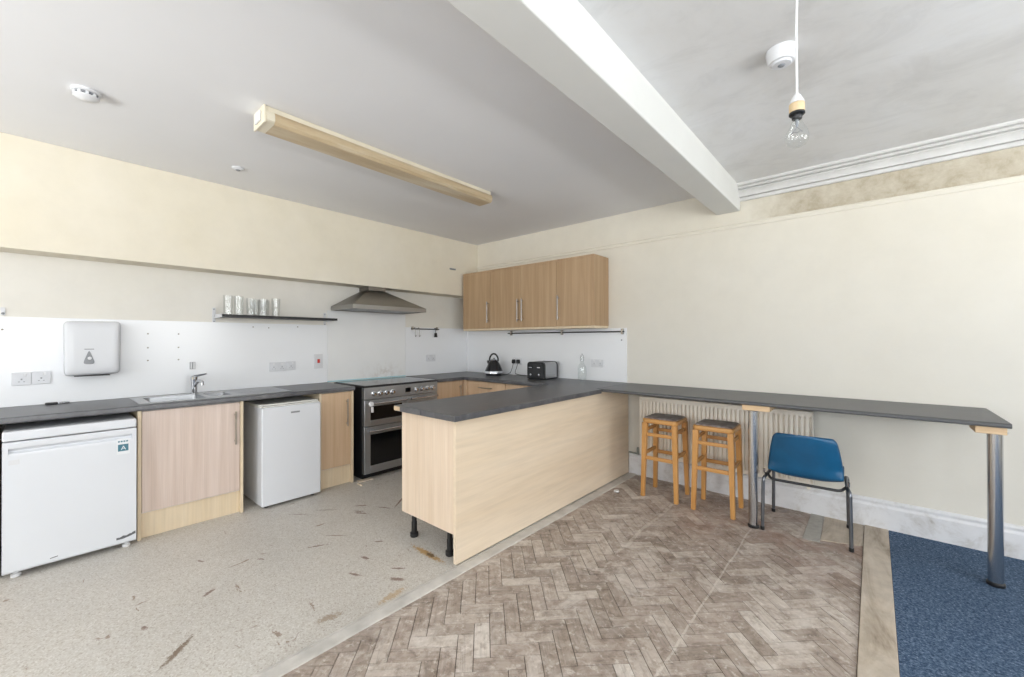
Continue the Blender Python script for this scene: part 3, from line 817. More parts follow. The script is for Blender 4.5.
# ------------------------------------------------------------------ cooker hood
t = thing('cooker_hood', 'steel pyramid cooker hood on the wall over the range', 'hood', (.012, -1.49, 1.66))
HY0, HY1, HX = -1.940, -1.062, .475
rim = MB()
for (x0, x1, y0, y1) in ((.012, HX, HY0, HY0+.012), (.012, HX, HY1-.012, HY1), (HX-.012, HX, HY0+.012, HY1-.012), (.012, .024, HY0+.012, HY1-.012)):
    rim.box(x0, x1, y0, y1, 1.661, 1.702)
obj('rim', rim, M['hoodrim'], t)
obj('underside', MB().box(.024, HX-.012, HY0+.012, HY1-.012, 1.668, 1.676), M['hoodsteel'], t)
obj('filter', MB().box(.07, HX-.06, HY0+.08, HY1-.08, 1.6635, 1.669, .002, 1), M['midgrey'], t)
cz = MB()
lo = [(.012, HY0, 1.702), (HX, HY0, 1.702), (HX, HY1, 1.702), (.012, HY1, 1.702)]
hi = [(.012, -1.615, 1.885), (.205, -1.615, 1.885), (.205, -1.425, 1.885), (.012, -1.425, 1.885)]
cz._add(lo+hi, [(0, 1, 5, 4), (1, 2, 6, 5), (2, 3, 7, 6), (3, 0, 4, 7), (4, 5, 6, 7), (3, 2, 1, 0)])
obj('canopy', cz, M['hoodsteel'], t)
obj('flue', MB().box(.012, .213, -1.622, -1.418, 1.885, 1.926, .002, 1), M['hoodsteel'], t)

# ------------------------------------------------------------------ shelf and tumblers
t = thing('wall_shelf', 'narrow black wall shelf carrying a row of tumblers', 'shelf', (.0, -2.45, 1.545))
obj('board', MB().box(.012, .20, -2.945, -1.958, 1.546, 1.568, .002, 1), M['black'], t)
tag(obj('end_cap', MB().box(.02, .198, -2.953, -2.9455, 1.543, 1.571, .002, 1), M['plastic_grey'], t), 'grey end of the shelf')
for y in (-2.958, -2.0):
    br = MB().box(.0005, .006, y-.012, y+.012, 1.50, 1.63, .001, 1).box(.006, .15, y-.008, y+.008, 1.538, 1.5455)
    b_ = obj('bracket', br, M['plastic_grey'], t)
    for z in (1.512, 1.617): obj('screw', MB().lathe([(.006, .006), (.004, .009), (0, .0095)], (0, y, z), 10, 'x'), M['midgrey'], b_)
def tumbler(r0, r1, h, facets=24):
    th = .003
    return MB().lathe([(0, .001), (r0, .0), (r0+.002, .004), (r1, h), (r1-th, h), (r0-.002, .012), (0, .012)], (0, 0, 0), facets)
gl0 = None
kinds = [(.033, .037, .165, 24), (.033, .037, .165, 24), (.032, .038, .150, 10), (.032, .038, .150, 10), (.032, .038, .150, 10), (.032, .038, .150, 10), (.031, .038, .165, 12)]
ys = [-2.880, -2.802, -2.712, -2.660, -2.620, -2.578, -2.503]
xs = [.110, .110, .130, .055, .135, .055, .110]
labs = ['plain clear tumbler at the very end of the shelf by the grey end cap', 'plain clear tumbler standing second from the grey end cap of the shelf',
        'cut glass tumbler at the shelf edge next to the plain tumblers', 'cut glass tumbler against the wall, nearer the plain tumblers',
        'cut glass tumbler at the shelf edge in the middle of the cut glasses', 'cut glass tumbler against the wall, next to the tall end tumbler', 'tall flared tumbler ending the row on the cooker side']
for i, (k, y, x) in enumerate(zip(kinds, ys, xs)):
    o = obj('glass_tumbler', tumbler(*k), M['tumbler']); o.location = (x, y, 1.5685)
    tag(o, labs[i], 'glass', 'tumblers on the black wall shelf')

# ------------------------------------------------------------------ things on the left wall
t = thing('towel_dispenser', 'white paper towel dispenser on the splashback left of the sink', 'dispenser', (.010, -3.70, 1.10))
def disp(u, v):
    # front cover, gently bowed, corners rounded
    y = -3.835+u*.272; z = 1.105+v*.385
    e = min(u, 1-u)*2
    bow = .108+.014*math.sin(v*PI)+.012*math.sin(u*PI)
    return (bow, y, z)
dm = MB()
poly = offset_round([(-3.838, 1.098), (-3.556, 1.108), (-3.552, 1.485), (-3.842, 1.480)], [.03]*4, 6)
dm.prism([(p[0], p[1]) for p in poly], 'x', .0105, .085, 0)
obj('back_case', dm, M['plastic_grey'], t)
cm = MB()
rings = []
for k, (x, ins) in enumerate(((.086, 0.0), (.108, .002), (.118, .008), (.124, .020), (.127, .05))):
    rings.append([(x, p[0], p[1]) for p in offset_round([(-3.838+ins, 1.098+ins), (-3.556-ins, 1.106+ins), (-3.552-ins, 1.487-ins), (-3.842+ins, 1.482-ins)], [.032]*4, 6)])
n = len(rings[0]); vs = sum(rings, []); fs = [tuple(range(n))[::-1], tuple((len(rings)-1)*n+k for k in range(n))]
for i in range(len(rings)-1):
    for k in range(n): fs.append((i*n+k, i*n+(k+1) % n, (i+1)*n+(k+1) % n, (i+1)*n+k))
cm._add(vs, fs)
cov = obj('front_cover', cm, M['dispenser'], t, angle=50)
tri = offset_round([(-3.752, 1.180), (-3.686, 1.180), (-3.719, 1.282)], [.026, .026, .020], 6)
obj('lock_window', MB().prism(tri, 'x', .126, .130, .001, 1), M['midgrey'], cov)
obj('lock_button', MB().lathe([(.011, .130), (.009, .133), (0, .1335)], (0, -3.716, 1.222), 16, 'x'), M['plastic_white'], cov)
obj('badge', MB().box(.1265, .128, -3.742, -3.694, 1.283, 1.289), M['midgrey'], cov)
obj('towel_slot', MB().box(.03, .10, -3.79, -3.61, 1.094, 1.0995), M['black'], t)

def socket_plate(mb, w, h): mb.box(.0, .009, -w/2, w/2, -h/2, h/2, .0025, 2)
def pins(mb, cy, cz):
    mb.mi = 1
    mb.box(.0085, .0096, cy-.004, cy+.004, cz+.004, cz+.013); mb.box(.0085, .0096, cy-.015, cy-.007, cz-.010, cz-.006); mb.box(.0085, .0096, cy+.007, cy+.015, cz-.010, cz-.006)
    mb.mi = 0
def make_socket(gangs, label):
    t = thing('wall_socket', label, 'socket', (0, 0, 0))
    w = .086 if gangs == 1 else .146
    mb = MB(); socket_plate(mb, w, .086)
    cs = [0] if gangs == 1 else [-.036, .036]
    for c in cs: pins(mb, c, -.012)
    obj('plate', mb, [M['socket'], M['midgrey']], t)
    for c in cs:
        obj('switch', MB().box(.008, .0125, c+.008 if gangs == 1 else c-.010, c+.022 if gangs == 1 else c+.010, .015, .034, .002, 1), M['plastic_white'], t)
    return t
s1 = make_socket(1, 'single wall socket by the photo edge, farther from the towel dispenser'); s1.location = (.0105, -4.028, 1.092)
dup(s1, (.0105, -3.941, 1.095), 0, 'single wall socket nearer to the towel dispenser')
dup(s1, (.0105, -2.335, 1.100), 0, 'single wall socket joined to the double one over the mini fridge')
s2 = make_socket(2, 'double wall socket with two switches over the mini fridge'); s2.location = (.0105, -2.452, 1.096)
dup(s2, (.0105, -.643, 1.118), 0, 'double wall socket under the hook rail beside the cooker')
dup(s2, (2.066, -.0105, 1.097), -PI/2, 'double wall socket on the splashback beside the glass bottle')
dup(s2, (.932, -.0105, 1.085), -PI/2, 'double wall socket with two black plugs between kettle and toaster')
t = thing('cooker_switch', 'white cooker switch plate with a red rocker beside the hob panel', 'switch', (.0105, -2.07, 1.13))
obj('plate', MB().box(.0105, .020, -2.113, -2.027, 1.06, 1.206, .0025, 2), M['plastic_grey'], t)
obj('rocker', MB().box(.019, .025, -2.083, -2.057, 1.115, 1.155, .003, 2), M['red'], t)
t = thing('wall_clip', 'small grey wall fitting on the splashback above the tap', 'fitting', (.0105, -3.108, 1.137))
obj('plate', MB().box(.0105, .0145, -3.127, -3.089, 1.107, 1.167, .001, 1), M['midgrey'], t)
obj('prong', MB().box(.0145, .026, -3.123, -3.111, 1.110, 1.164, .002, 1), M['plastic_grey'], t)
obj('prong', MB().box(.0145, .026, -3.105, -3.093, 1.110, 1.164, .002, 1), M['plastic_grey'], t)
t = thing('utensil_rail', 'short dark hook rail on the splashback right of the hood', 'rail', (.0105, -.73, 1.487))
obj('bar', MB().tube([(.035, -.955, 1.487), (.035, -.525, 1.487)], .007, 10), M['blackmetal'], t)
for y in (-.93, -.55): obj('bracket', MB().box(.0105, .04, y-.008, y+.008, 1.475, 1.515, .002, 1), M['handle'], t)
def s_hook(y, h=.09):
    return MB().tube(fillet([(.022, y, 1.487), (.03, y, 1.503), (.045, y, 1.500), (.047, y, 1.46), (.047, y, 1.487-h), (.062, y, 1.482-h), (.068, y, 1.500-h)], .015), .0045, 8)
for k, y in enumerate((-.905, -.845)):
    tag(obj('rail_hook', s_hook(y), M['pullsteel']), ('thin steel hook on the dark rail, nearest the hood', 'thin steel hook on the dark rail, second from the hood')[k], 'hook', 'hooks on the utensil rail')
t = thing('hanging_clip', 'dark clip hanging from the corner end of the hook rail', 'clip', (.047, -.59, 1.487))
obj('hook', MB().tube(fillet([(.02, -.59, 1.487), (.03, -.59, 1.503), (.047, -.59, 1.500), (.050, -.59, 1.44)], .012), .004, 8), M['blackmetal'], t)
obj('jaw', MB().prism([(-.604, 1.44), (-.576, 1.44), (-.567, 1.385), (-.613, 1.385)], 'x', .042, .058, .003, 2), M['black'], t)
t = thing('rail_bracket', 'small grey metal bracket left on the upper wall near the corner', 'bracket', (.217, -.451, 2.264))
obj('plate', MB().box(.2175, .223, -.50, -.40, 2.252, 2.272, .001, 1), M['midgrey'], t)
obj('lip', MB().box(.223, .238, -.495, -.43, 2.252, 2.257, .001, 1), M['midgrey'], t)
t = thing('wall_bracket', 'grey bracket remnant above the splashback near the photo edge', 'bracket', (0, -4.11, 1.53))
obj('plate', MB().box(.0005, .006, -4.118, -4.098, 1.512, 1.565, .001, 1), M['plastic_grey'], t)
obj('screw', MB().lathe([(.008, .006), (.006, .010), (0, .0105)], (0, -4.108, 1.525), 10, 'x'), M['midgrey'], t)

# ------------------------------------------------------------------ wall cupboards
def wall_cab(label, x0, x1, doors, end=False):
    t = thing('wall_cabinet', label, 'cabinet', ((x0+x1)/2, -.15, 1.47))
    z0, z1 = 1.472, 2.202
    obj('carcass', MB().box(x0+.001, x1-.001, -.282, -.002, z0+.02, z1-.016), M['tanwood'], t)
    obj('top_board', MB().box(x0, x1, -.300, -.002, z1-.0155, z1+.008, .0015, 1), M['tanwood'], t)
    obj('light_pelmet', MB().box(x0, x1, -.298, -.012, z0-.004, z0+.019, .0015, 1), M['birch_edge'], t)
    xe = x1
    if end:
        obj('end_panel', MB().box(x1-.019, x1, -.302, -.002, z0+.019, z1-.016, .001, 1), M['tanwood'], t); xe = x1-.019
    for (a, b, hx) in doors:
        d = obj('door', MB().box(a+.0015, b-.0015, -.302, -.284, z0+.021, z1-.017, .0015, 1), M['tanwood'], t)
        obj('handle', bar_handle((hx, -.302, 1.585), (hx, -.302, 1.795), .0065, (0, -.03, 0)), M['pullsteel'], d)
    return t
wall_cab('single door tan wall cupboard in the corner beside the bulkhead', .252, .748, [(.252, .748, .718)])
wall_cab('double door tan wall cupboard in the middle with two handles together', .748, 1.737, [(.748, 1.238, 1.204), (1.238, 1.737, 1.270)])
wall_cab('single door tan wall cupboard at the open end above the glass bottle', 1.737, 2.195, [(1.737, 2.176, 1.768)], True)
t = thing('utensil_rail', 'long thin dark rail under the wall cupboards on the back splashback', 'rail', (1.59, -.03, 1.43))
obj('bar', MB().tube([(.80, -.035, 1.432), (2.385, -.035, 1.432)], .007, 10), M['blackmetal'], t)
for x in (.85, 1.62, 2.36): obj('bracket', MB().box(x-.009, x+.009, -.042, -.0105, 1.405, 1.462, .002, 1), M['handle'], t)
tag(obj('wall_screw', MB().lathe([(.009, -.0105), (.007, -.014), (0, -.0145)], (2.345, 0, 1.345), 12, 'y'), M['midgrey']), 'lone screw in the back splashback under the rail end', 'screw')

# ------------------------------------------------------------------ kettle, toaster, bottle
def plug_and_cord(parent, px, pts):
    c = obj('power_cord', MB().tube(fillet(pts, .04), .0035, 8), M['black'], parent)
    obj('plug', MB().prism(offset_round([(px-.023, 1.055), (px+.023, 1.055), (px+.020, 1.105), (px-.020, 1.105)], [.012]*4, 4), 'y', -.048, -.0205, .003, 2), M['black'], c)
kx, ky = .730, -.22
t = thing('kettle', 'dark pyramid kettle with a black hoop handle on the corner worktop', 'kettle', (kx, ky, ZT))
obj('power_base', MB().lathe([(.098, ZT+.0005), (.102, ZT+.006), (.098, ZT+.020), (.07, ZT+.024)], (kx, ky, 0), 32), M['black'], t)
bd = obj('body', MB().lathe([(.092, ZT+.0245), (.114, ZT+.026), (.117, ZT+.030), (.109, ZT+.058), (.092, ZT+.10), (.066, ZT+.155), (.049, ZT+.180), (.044, ZT+.186)], (kx, ky, 0), 36), plain('dark_kettle_steel', '#3a3a3d', .22, .7), t)
obj('chrome_band', MB().lathe([(.1175, ZT+.0265), (.1190, ZT+.030), (.1135, ZT+.054), (.111, ZT+.054)], (kx, ky, 0), 36, close=True), M['chrome'], bd)
obj('lid', MB().lathe([(.045, ZT+.1865), (.040, ZT+.196), (.018, ZT+.204), (.012, ZT+.206), (.013, ZT+.216), (0, ZT+.220)], (kx, ky, 0), 28), M['chrome'], t)
hp = [(kx+.073*math.cos(a), ky-.01*0, ZT+.185+.082*math.sin(a)) for a in [PI*(-.04+1.08*k/20) for k in range(21)]]
obj('handle', MB().tube(hp, .0105, 12), M['black'], t)
obj('spout', MB().beam4((kx-.062, ky, ZT+.13), (kx-.112, ky, ZT+.175), .045, .035, .024, .014), M['black'], t)
plug_and_cord(t, .895, [(.80, -.17, ZT+.01), (.84, -.10, ZT+.006), (.87, -.06, ZT+.03), (.89, -.05, ZT+.10), (.895, -.04, ZT+.150)])
t = thing('toaster', 'four slot steel and black toaster on the back worktop', 'toaster', (1.475, -.20, ZT))
x0, x1, y0, y1 = 1.355, 1.592, -.33, -.07
pf = offset_round([(x0, ZT+.012), (x1, ZT+.012), (x1, ZT+.192), (x0, ZT+.192)], [.006, .006, .045, .045], 8)
obj('housing', MB().prism(pf, 'y', y0+.028, y1-.02, .003, 2), M['steel'], t)
for a, b in ((y0, y0+.027), (y1-.019, y1)):
    obj('end_cap', MB().prism(offset_round([(x0-.002, ZT+.008), (x1+.002, ZT+.008), (x1+.002, ZT+.195), (x0-.002, ZT+.195)], [.008, .008, .047, .047], 8), 'y', a, b, .004, 2), M['black'], t)
fc = obj('front_plate', MB().prism(offset_round([(x0+.018, ZT+.022), (x1-.018, ZT+.022), (x1-.018, ZT+.172), (x0+.018, ZT+.172)], [.008, .008, .03, .03], 6), 'y', y0-.004, y0-.0005, .001, 1), M['blackmetal'], t)
for x in (1.415, 1.532):
    obj('lever', MB().box(x-.022, x+.022, y0-.024, y0-.004, ZT+.125, ZT+.138, .004, 2), M['chrome'], fc)
    obj('dial', MB().lathe([(.014, y0-.004), (.013, y0-.016), (0, y0-.017)], (x, 0, ZT+.050), 18, 'y'), M['chrome'], fc)
for x in (1.400, 1.442, 1.506, 1.548):
    obj('slot', MB().box(x-.014, x+.014, y0+.05, y1-.04, ZT+.190, ZT+.1935), M['black'], t)
obj('base', MB().box(x0+.01, x1-.01, y0+.01, y1-.01, ZT+.0005, ZT+.013, .002, 1), M['black'], t)
plug_and_cord(t, .968, [(1.40, -.060, ZT+.006), (1.15, -.05, ZT+.006), (1.02, -.055, ZT+.006), (.93, -.06, ZT+.02), (.96, -.05, ZT+.10), (.968, -.04, ZT+.150)])
bx, by = 1.945, -.125
t = thing('glass_bottle', 'clear swing top glass bottle on the back worktop beside the socket', 'bottle', (bx, by, ZT))
obj('body', MB().lathe([(0, ZT+.003), (.042, ZT+.0005), (.046, ZT+.006), (.046, ZT+.135), (.040, ZT+.160), (.020, ZT+.190), (.016, ZT+.205), (.016, ZT+.245), (.019, ZT+.247), (.019, ZT+.256), (.013, ZT+.256), (.013, ZT+.205), (.037, ZT+.158), (.043, ZT+.133), (.043, ZT+.012), (0, ZT+.010)], (bx, by, 0), 28), M['glass'], t)
obj('stopper', MB().lathe([(.012, ZT+.2565), (.016, ZT+.260), (.015, ZT+.276), (.008, ZT+.283), (0, ZT+.284)], (bx, by, 0), 18), M['plastic_grey'], t)
wl = [(bx+.021*math.cos(a), by-.002, ZT+.235+.052*math.sin(a)) for a in [PI*k/14 for k in range(15)]]
wl = [(bx+.021, by-.002, ZT+.205)]+wl+[(bx-.021, by-.002, ZT+.205)]
obj('wire_clasp', MB().tube(wl, .0022, 6), M['midgrey'], t)

# ------------------------------------------------------------------ breakfast bar
t = thing('breakfast_bar', 'long dark grey breakfast bar along the back wall on chrome legs', 'bar', (3.6, -.33, 0))
bp = [(-.0015, .884), (-.655, .884), (-.664, .888), (-.667, .895), (-.665, .903), (-.658, .909), (-.648, .910), (-.0015, .910)]
bt = MB()
bt.prism(bp, 'x', 2.4345, 4.826)
obj('bar_top', bt, M['bartop'], t)
tag(obj('support_block', MB().box(4.702, 4.815, -.632, -.455, .844, .8835, .002, 1), M['pine'], t), 'pale wooden block at the free end')
tag(obj('support_block', MB().box(3.585, 3.755, -.645, -.13, .846, .8835, .002, 1), M['pine'], t), 'pale wooden block in the middle')
for (x, y, zb) in ((4.788, -.520, .008), (3.638, -.565, .0)):
    lg = obj('leg', MB().lathe([(.030, zb+.022), (.030, .832)], (x, y, 0), 32), M['barchrome'], t)
    obj('foot', MB().lathe([(.034, zb+.0005), (.036, zb+.004), (.036, zb+.016), (.031, zb+.022)], (x, y, 0), 28), M['black'], lg)
    obj('flange', MB().lathe([(.030, .832), (.045, .836), (.05, .8438 if x > 4 else .8458)], (x, y, 0), 28), M['steel'], lg)

# ------------------------------------------------------------------ radiator
t = thing('radiator', 'cream ribbed panel radiator on the wall under the breakfast bar', 'radiator', (3.26, -.08, .19))
RX0, RX1, RZ0, RZ1 = 2.585, 3.940, .235, .790
n = 40; pitch = (RX1-RX0)/n
def rib(k):
    # profile across one pitch: flat crest, sloped side, flat valley
    k = k % 1
    if k < .52: return 1
    if k < .62: return 1-(k-.52)/.10
    if k < .90: return 0
    return (k-.90)/.10
cols = []
for i in range(n):
    for k in (0, .52, .62, .90): cols.append((RX0+(i+k)*pitch, rib(k)))
cols.append((RX1, 1))
zs = [(RZ0, 0, .0), (RZ0+.03, 0, .0), (RZ0+.05, 1, 0), (RZ1-.05, 1, 0), (RZ1-.03, 0, 0), (RZ1, 0, 0)]
vs, fs = [], []
for (x, d) in cols:
    for (z, k, _) in zs:
        vs.append((x, -.093-.022*(d*k + (.6 if k == 0 else 0)), z))
m = len(zs)
for i in range(len(cols)-1):
    for j in range(m-1): fs.append((i*m+j, (i+1)*m+j, (i+1)*m+j+1, i*m+j+1))
rp = MB(); rp._add(vs, fs)
obj('front_panel', rp, M['radiator'], t, wn=False, angle=30)
obj('back_panel', MB().box(RX0, RX1, -.092, -.060, RZ0, RZ1, .006, 2), M['radiator'], t)
obj('top_grille', MB().box(RX0-.002, RX1+.002, -.112, -.045, RZ1, RZ1+.010, .003, 1), M['radiator'], t)
obj('side_cover', MB().box(RX0-.006, RX0-.0005, -.114, -.045, RZ0+.005, RZ1+.006, .002, 1), M['radiator'], t)
obj('side_cover', MB().box(RX1+.0005, RX1+.006, -.114, -.045, RZ0+.005, RZ1+.006, .002, 1), M['radiator'], t)
obj('valve', MB().cyl((RX0-.035, -.075, .225), .015, .065, 'z', 16, .004).tube([(RX0-.035, -.075, .262), (RX0+.004, -.075, .262)], .009, 10), M['pipe'], t)
obj('pipe', MB().tube(fillet([(RX0-.035, -.075, .23), (RX0-.035, -.05, .220), (2.44, -.04, .220)], .02), .008, 10), M['pipe'], t)
for x in (2.75, 3.75): obj('wall_bracket', MB().box(x-.02, x+.02, -.060, -.0015, .3, .7), M['radiator'], t)
obj('valve', MB().cyl((3.915, -.075, .205), .012, .026, 'z', 16, .003), M['radiator'], t)
obj('pipe', MB().tube(fillet([(3.915, -.075, .206), (3.915, -.045, .226), (2.60, -.038, .226)], .02), .007, 10), M['radiator'], t)

# ------------------------------------------------------------------ stools
def make_stool(label):
    t = thing('bar_stool', label, 'stool', (0, 0, 0), 'wooden stools under the breakfast bar')
    hw, hd = .125, .122           # half spacing at the top
    fw, fd = .142, .138
    H = .635
    def px(s_, z): return s_*(fw+(hw-fw)*z/H)
    def py(s_, z): return s_*(fd+(hd-fd)*z/H)
    for sx in (-1, 1):
        for sy in (-1, 1):
            obj('leg', MB().beam4((px(sx, 0), py(sy, 0), 0), (px(sx, H), py(sy, H), H), .032, .032, .043, .043), M['stoolwood'], t)
    for z, w in ((.535, .028), (.335, .030)):
        for sy in (-1, 1):
            obj('rail', MB().box(px(-1, z)+.014, px(1, z)-.014, py(sy, z)-.009, py(sy, z)+.009, z-w/2, z+w/2, .003, 2), M['stoolwood_x'], t)
        for sx in (-1, 1):
            z2 = z+.035
            obj('rail', MB().box(px(sx, z2)-.009, px(sx, z2)+.009, py(-1, z2)+.014, py(1, z2)-.014, z2-w/2, z2+w/2, .003, 2), M['stoolwood_y'], t)
    pr = offset_round([(-.148, -.145), (.148, -.145), (.148, .145), (-.148, .145)], [.04]*4, 6)
    obj('seat_frame', MB().prism(pr, 'z', .632, .671, .010, 3), M['stoolwood_x'], t)
    pad = MB()
    rings = []
    for ins, z in ((.014, .6715), (.013, .676), (.018, .681), (.03, .684), (.06, .686)):
        q = [(-.148+ins, -.145+ins), (.148-ins, -.145+ins), (.148-ins, .145-ins), (-.148+ins, .145-ins)]
        rings.append([(p[0], p[1], z) for p in offset_round(q, [.03]*4, 6)])
    k = len(rings[0]); vs = sum(rings, []); fs = [tuple(range(k))[::-1], tuple((len(rings)-1)*k+i for i in range(k))]
    for i in range(len(rings)-1):
        for j in range(k): fs.append((i*k+j, i*k+(j+1) % k, (i+1)*k+(j+1) % k, (i+1)*k+j))
    pad._add(vs, fs)
    obj('seat_pad', pad, M['pad'], t)
    return t
M['stoolwood_x'] = wood('honey_beech_rail', '#c8985c', '#b48045', 'x', 1.2, .33, 30)
M['stoolwood_y'] = wood('honey_beech_side_rail', '#c8985c', '#b48045', 'y', 1.2, .33, 30)
st = make_stool('wooden bar stool with worn padded seat, nearest the peninsula panel')
st.location = (2.930, -.375, .001); st.rotation_euler = (0, 0, .01)
dup(st, (3.352, -.388, .001), .02, 'wooden bar stool with worn padded seat, beside the middle chrome leg')

# ------------------------------------------------------------------ blue chair
t = thing('plastic_chair', 'blue plastic stacking chair with dark tube legs tucked under the bar', 'chair', (0, 0, 0))
# profile from front lip to top of back: (y, z, half width)
prof = [(.215, .405, .190), (.218, .425, .198), (.200, .440, .203), (.10, .436, .205), (.0, .430, .205), (-.10, .428, .205), (-.165, .432, .206), (-.205, .448, .207), (-.228, .480, .207),
        (-.243, .530, .203), (-.256, .585, .195), (-.268, .640, .184), (-.276, .682, .172), (-.278, .697, .160), (-.277, .704, .146)]
prof = [(y, .398+(z-.428)*1.11, w*1.0) for y, z, w in prof]
prof[-4:] = [(-.268, .634, .184), (-.276, .674, .174), (-.280, .697, .155), (-.278, .709, .120)]
def interp(v):
    f = v*(len(prof)-1); i = min(int(f), len(prof)-2); k = f-i
    def cr(a, b, c, d):
        return .5*((2*b)+(-a+c)*k+(2*a-5*b+4*c-d)*k*k+(-a+3*b-3*c+d)*k**3)
    g = lambda j: prof[max(0, min(len(prof)-1, j))]
    return [cr(g(i-1)[q], g(i)[q], g(i+1)[q], g(i+2)[q]) for q in range(3)]
def shell(u, v):
    y, z, w = interp(v)
    s_ = (u-.5)*2
    x = s_*w
    bk = min(1, max(0, (v-.5)/.12)); fr = 1-bk
    # back: edges wrap forward; seat: edges turn up
    y2 = y+bk*(.050*abs(s_)**2.4)
    z2 = z+fr*(.022*abs(s_)**3) - .012*bk*max(0, (v-.93)/.07)*abs(s_)**2
    return (x, y2, z2)
sh = MB().grid(shell, 28, 56)
so = obj('seat_shell', sh, M['blue'], t, wn=False, angle=80)
sm = so.modifiers.new('thickness', 'SOLIDIFY'); sm.thickness = .006; sm.offset = 0
for sx in (-1, 1):
    x = sx*.232
    path = fillet([(sx*.243, -.205, 0), (sx*.238, -.195, .360), (sx*.225, -.155, .378), (sx*.213, .13, .378), (sx*.222, .175, .362), (sx*.228, .205, 0)], .045, 6)
    lg = obj('leg_frame', MB().tube(path, .011, 12), M['chair_tube'], t)
    for (px, py) in ((sx*.243, -.205), (sx*.228, .205)):
        obj('foot_cap', MB().lathe([(.0125, .0), (.0135, .004), (.0135, .022), (.0115, .024)], (px, py, 0), 14), M['black'], lg)
obj('cross_tube', MB().tube(fillet([(-.222, -.12, .378), (-.19, -.205, .368), (.19, -.205, .368), (.222, -.12, .378)], .03, 6), .009, 10), M['blackmetal'], t)
obj('cross_tube', MB().tube([(-.215, .10, .376), (.215, .10, .376)], .009, 10), M['blackmetal'], t)
for sx in (-1, 1):
    obj('linking_hook', MB().tube(fillet([(sx*.224, -.14, .385), (sx*.232, -.19, .400), (sx*.232, -.20, .430)], .02), .006, 8), M['chrome'], t)
t.location = (3.934, -.368, .0055); t.rotation_euler = (0, 0, .03)

# ------------------------------------------------------------------ ceiling fittings
t = thing('fluorescent_light', 'long yellowed fluorescent batten light on the kitchen ceiling', 'ceiling light', (1.70, -2.24, HK))
obj('spine', MB().box(1.625, 1.775, -3.135, -1.345, HK-.030, HK-.0005, .003, 1), M['creammetal'], t)
df = MB().prism([(1.620, HK-.031), (1.612, HK-.050), (1.612, HK-.080), (1.630, HK-.094), (1.770, HK-.094), (1.788, HK-.080), (1.788, HK-.050), (1.780, HK-.031)], 'y', -3.085, -1.342)
obj('diffuser', df, M['diffuser'], t, angle=20)
tag(obj('clear_end', MB().prism([(1.620, HK-.031), (1.612, HK-.050), (1.612, HK-.080), (1.630, HK-.094), (1.770, HK-.094), (1.788, HK-.080), (1.788, HK-.050), (1.780, HK-.031)], 'y', -3.128, -3.0855), M['creammetal'], t), 'pale end section of the diffuser')
obj('end_plate', MB().box(1.616, 1.784, -3.140, -3.1285, HK-.098, HK-.001, .002, 1), M['creammetal'], t)
obj('lamp_holder', MB().box(1.66, 1.74, -3.150, -3.1405, HK-.08, HK-.02, .004, 2), M['plastic_white'], t)

t = thing('smoke_detector', 'white slotted smoke detector on the kitchen ceiling, far from the corner', 'smoke detector', (1.212, -3.790, HK))
c = (1.212, -3.790, 0)
obj('base', MB().lathe([(.058, HK-.0005), (.058, HK-.012), (.050, HK-.016)], c, 28), M['plastic_white'], t)
obj('slotted_body', MB().lathe([(.048, HK-.0165), (.047, HK-.024), (.030, HK-.025)], c, 28), M['midgrey'], t)
for k in range(10):
    a = 2*PI*k/10
    mt = Matrix.Translation((c[0], c[1], 0)) @ Matrix.Rotation(a, 4, 'Z')
    if k < 10: obj('rib', MB().box(.041, .050, -.006, .006, HK-.034, HK-.0165, 0, mat=mt), M['plastic_white'], t)
obj('cap', MB().lathe([(.049, HK-.030), (.048, HK-.036), (.034, HK-.044), (0, HK-.046)], c, 28), M['plastic_white'], t)
t = thing('ceiling_sensor', 'tiny flat white disc on the kitchen ceiling near the bulkhead', 'sensor', (.695, -2.967, HK))
obj('disc', MB().lathe([(.040, HK-.0005), (.040, HK-.006), (.030, HK-.014), (.018, HK-.016)], (.695, -2.967, 0), 24), M['plastic_white'], t)
obj('lens', MB().lathe([(.017, HK-.0162), (.012, HK-.021), (0, HK-.022)], (.695, -2.967, 0), 18), M['midgrey'], t)
c = (3.985, -1.735, 0)
t = thing('smoke_detector', 'round white smoke detector beside the pendant flex on the dining ceiling', 'smoke detector', (c[0], c[1], HD))
obj('base', MB().lathe([(.062, HD-.0005), (.062, HD-.012), (.054, HD-.050), (.050, HD-.056), (.042, HD-.058)], c, 32), M['plastic_white'], t)
obj('grille', MB().lathe([(.041, HD-.0582), (.036, HD-.066), (.016, HD-.068)], c, 28), M['plastic_grey'], t)
obj('lens', MB().lathe([(.015, HD-.0682), (.010, HD-.073), (0, HD-.074)], c, 18), M['midgrey'], t)

px, py = 4.129, -2.497
t = thing('pendant_bulb', 'bare clear bulb hanging on a white flex from the dining ceiling', 'pendant light', (px, py, HD))
obj('ceiling_rose', MB().lathe([(.038, HD-.0005), (.040, HD-.006), (.034, HD-.020), (.012, HD-.030), (.006, HD-.034)], (px, py, 0), 28), M['plastic_white'], t)
fx = [(px-.004*math.sin(k*.9)*(1-k/12), py+.003*math.cos(k*.7)*(1-k/12), HD-.03-(HD-.03-2.05)*k/12) for k in range(13)]
obj('flex', MB().tube(fx, .0032, 10), M['plastic_white'], t)
hl = obj('lamp_holder', MB().lathe([(.006, 2.057), (.010, 2.052), (.0185, 2.034), (.0195, 2.030)], (px, py, 0), 24), M['plastic_white'], t)
obj('skirt', MB().lathe([(.0185, 2.0295), (.0195, 2.028), (.0195, 2.006), (.018, 2.004)], (px, py, 0), 24), M['brass'], hl)
obj('shade_ring', MB().lathe([(.0195, 2.0038), (.020, 2.002), (.020, 1.998), (.0165, 1.995)], (px, py, 0), 24), M['black'], hl)
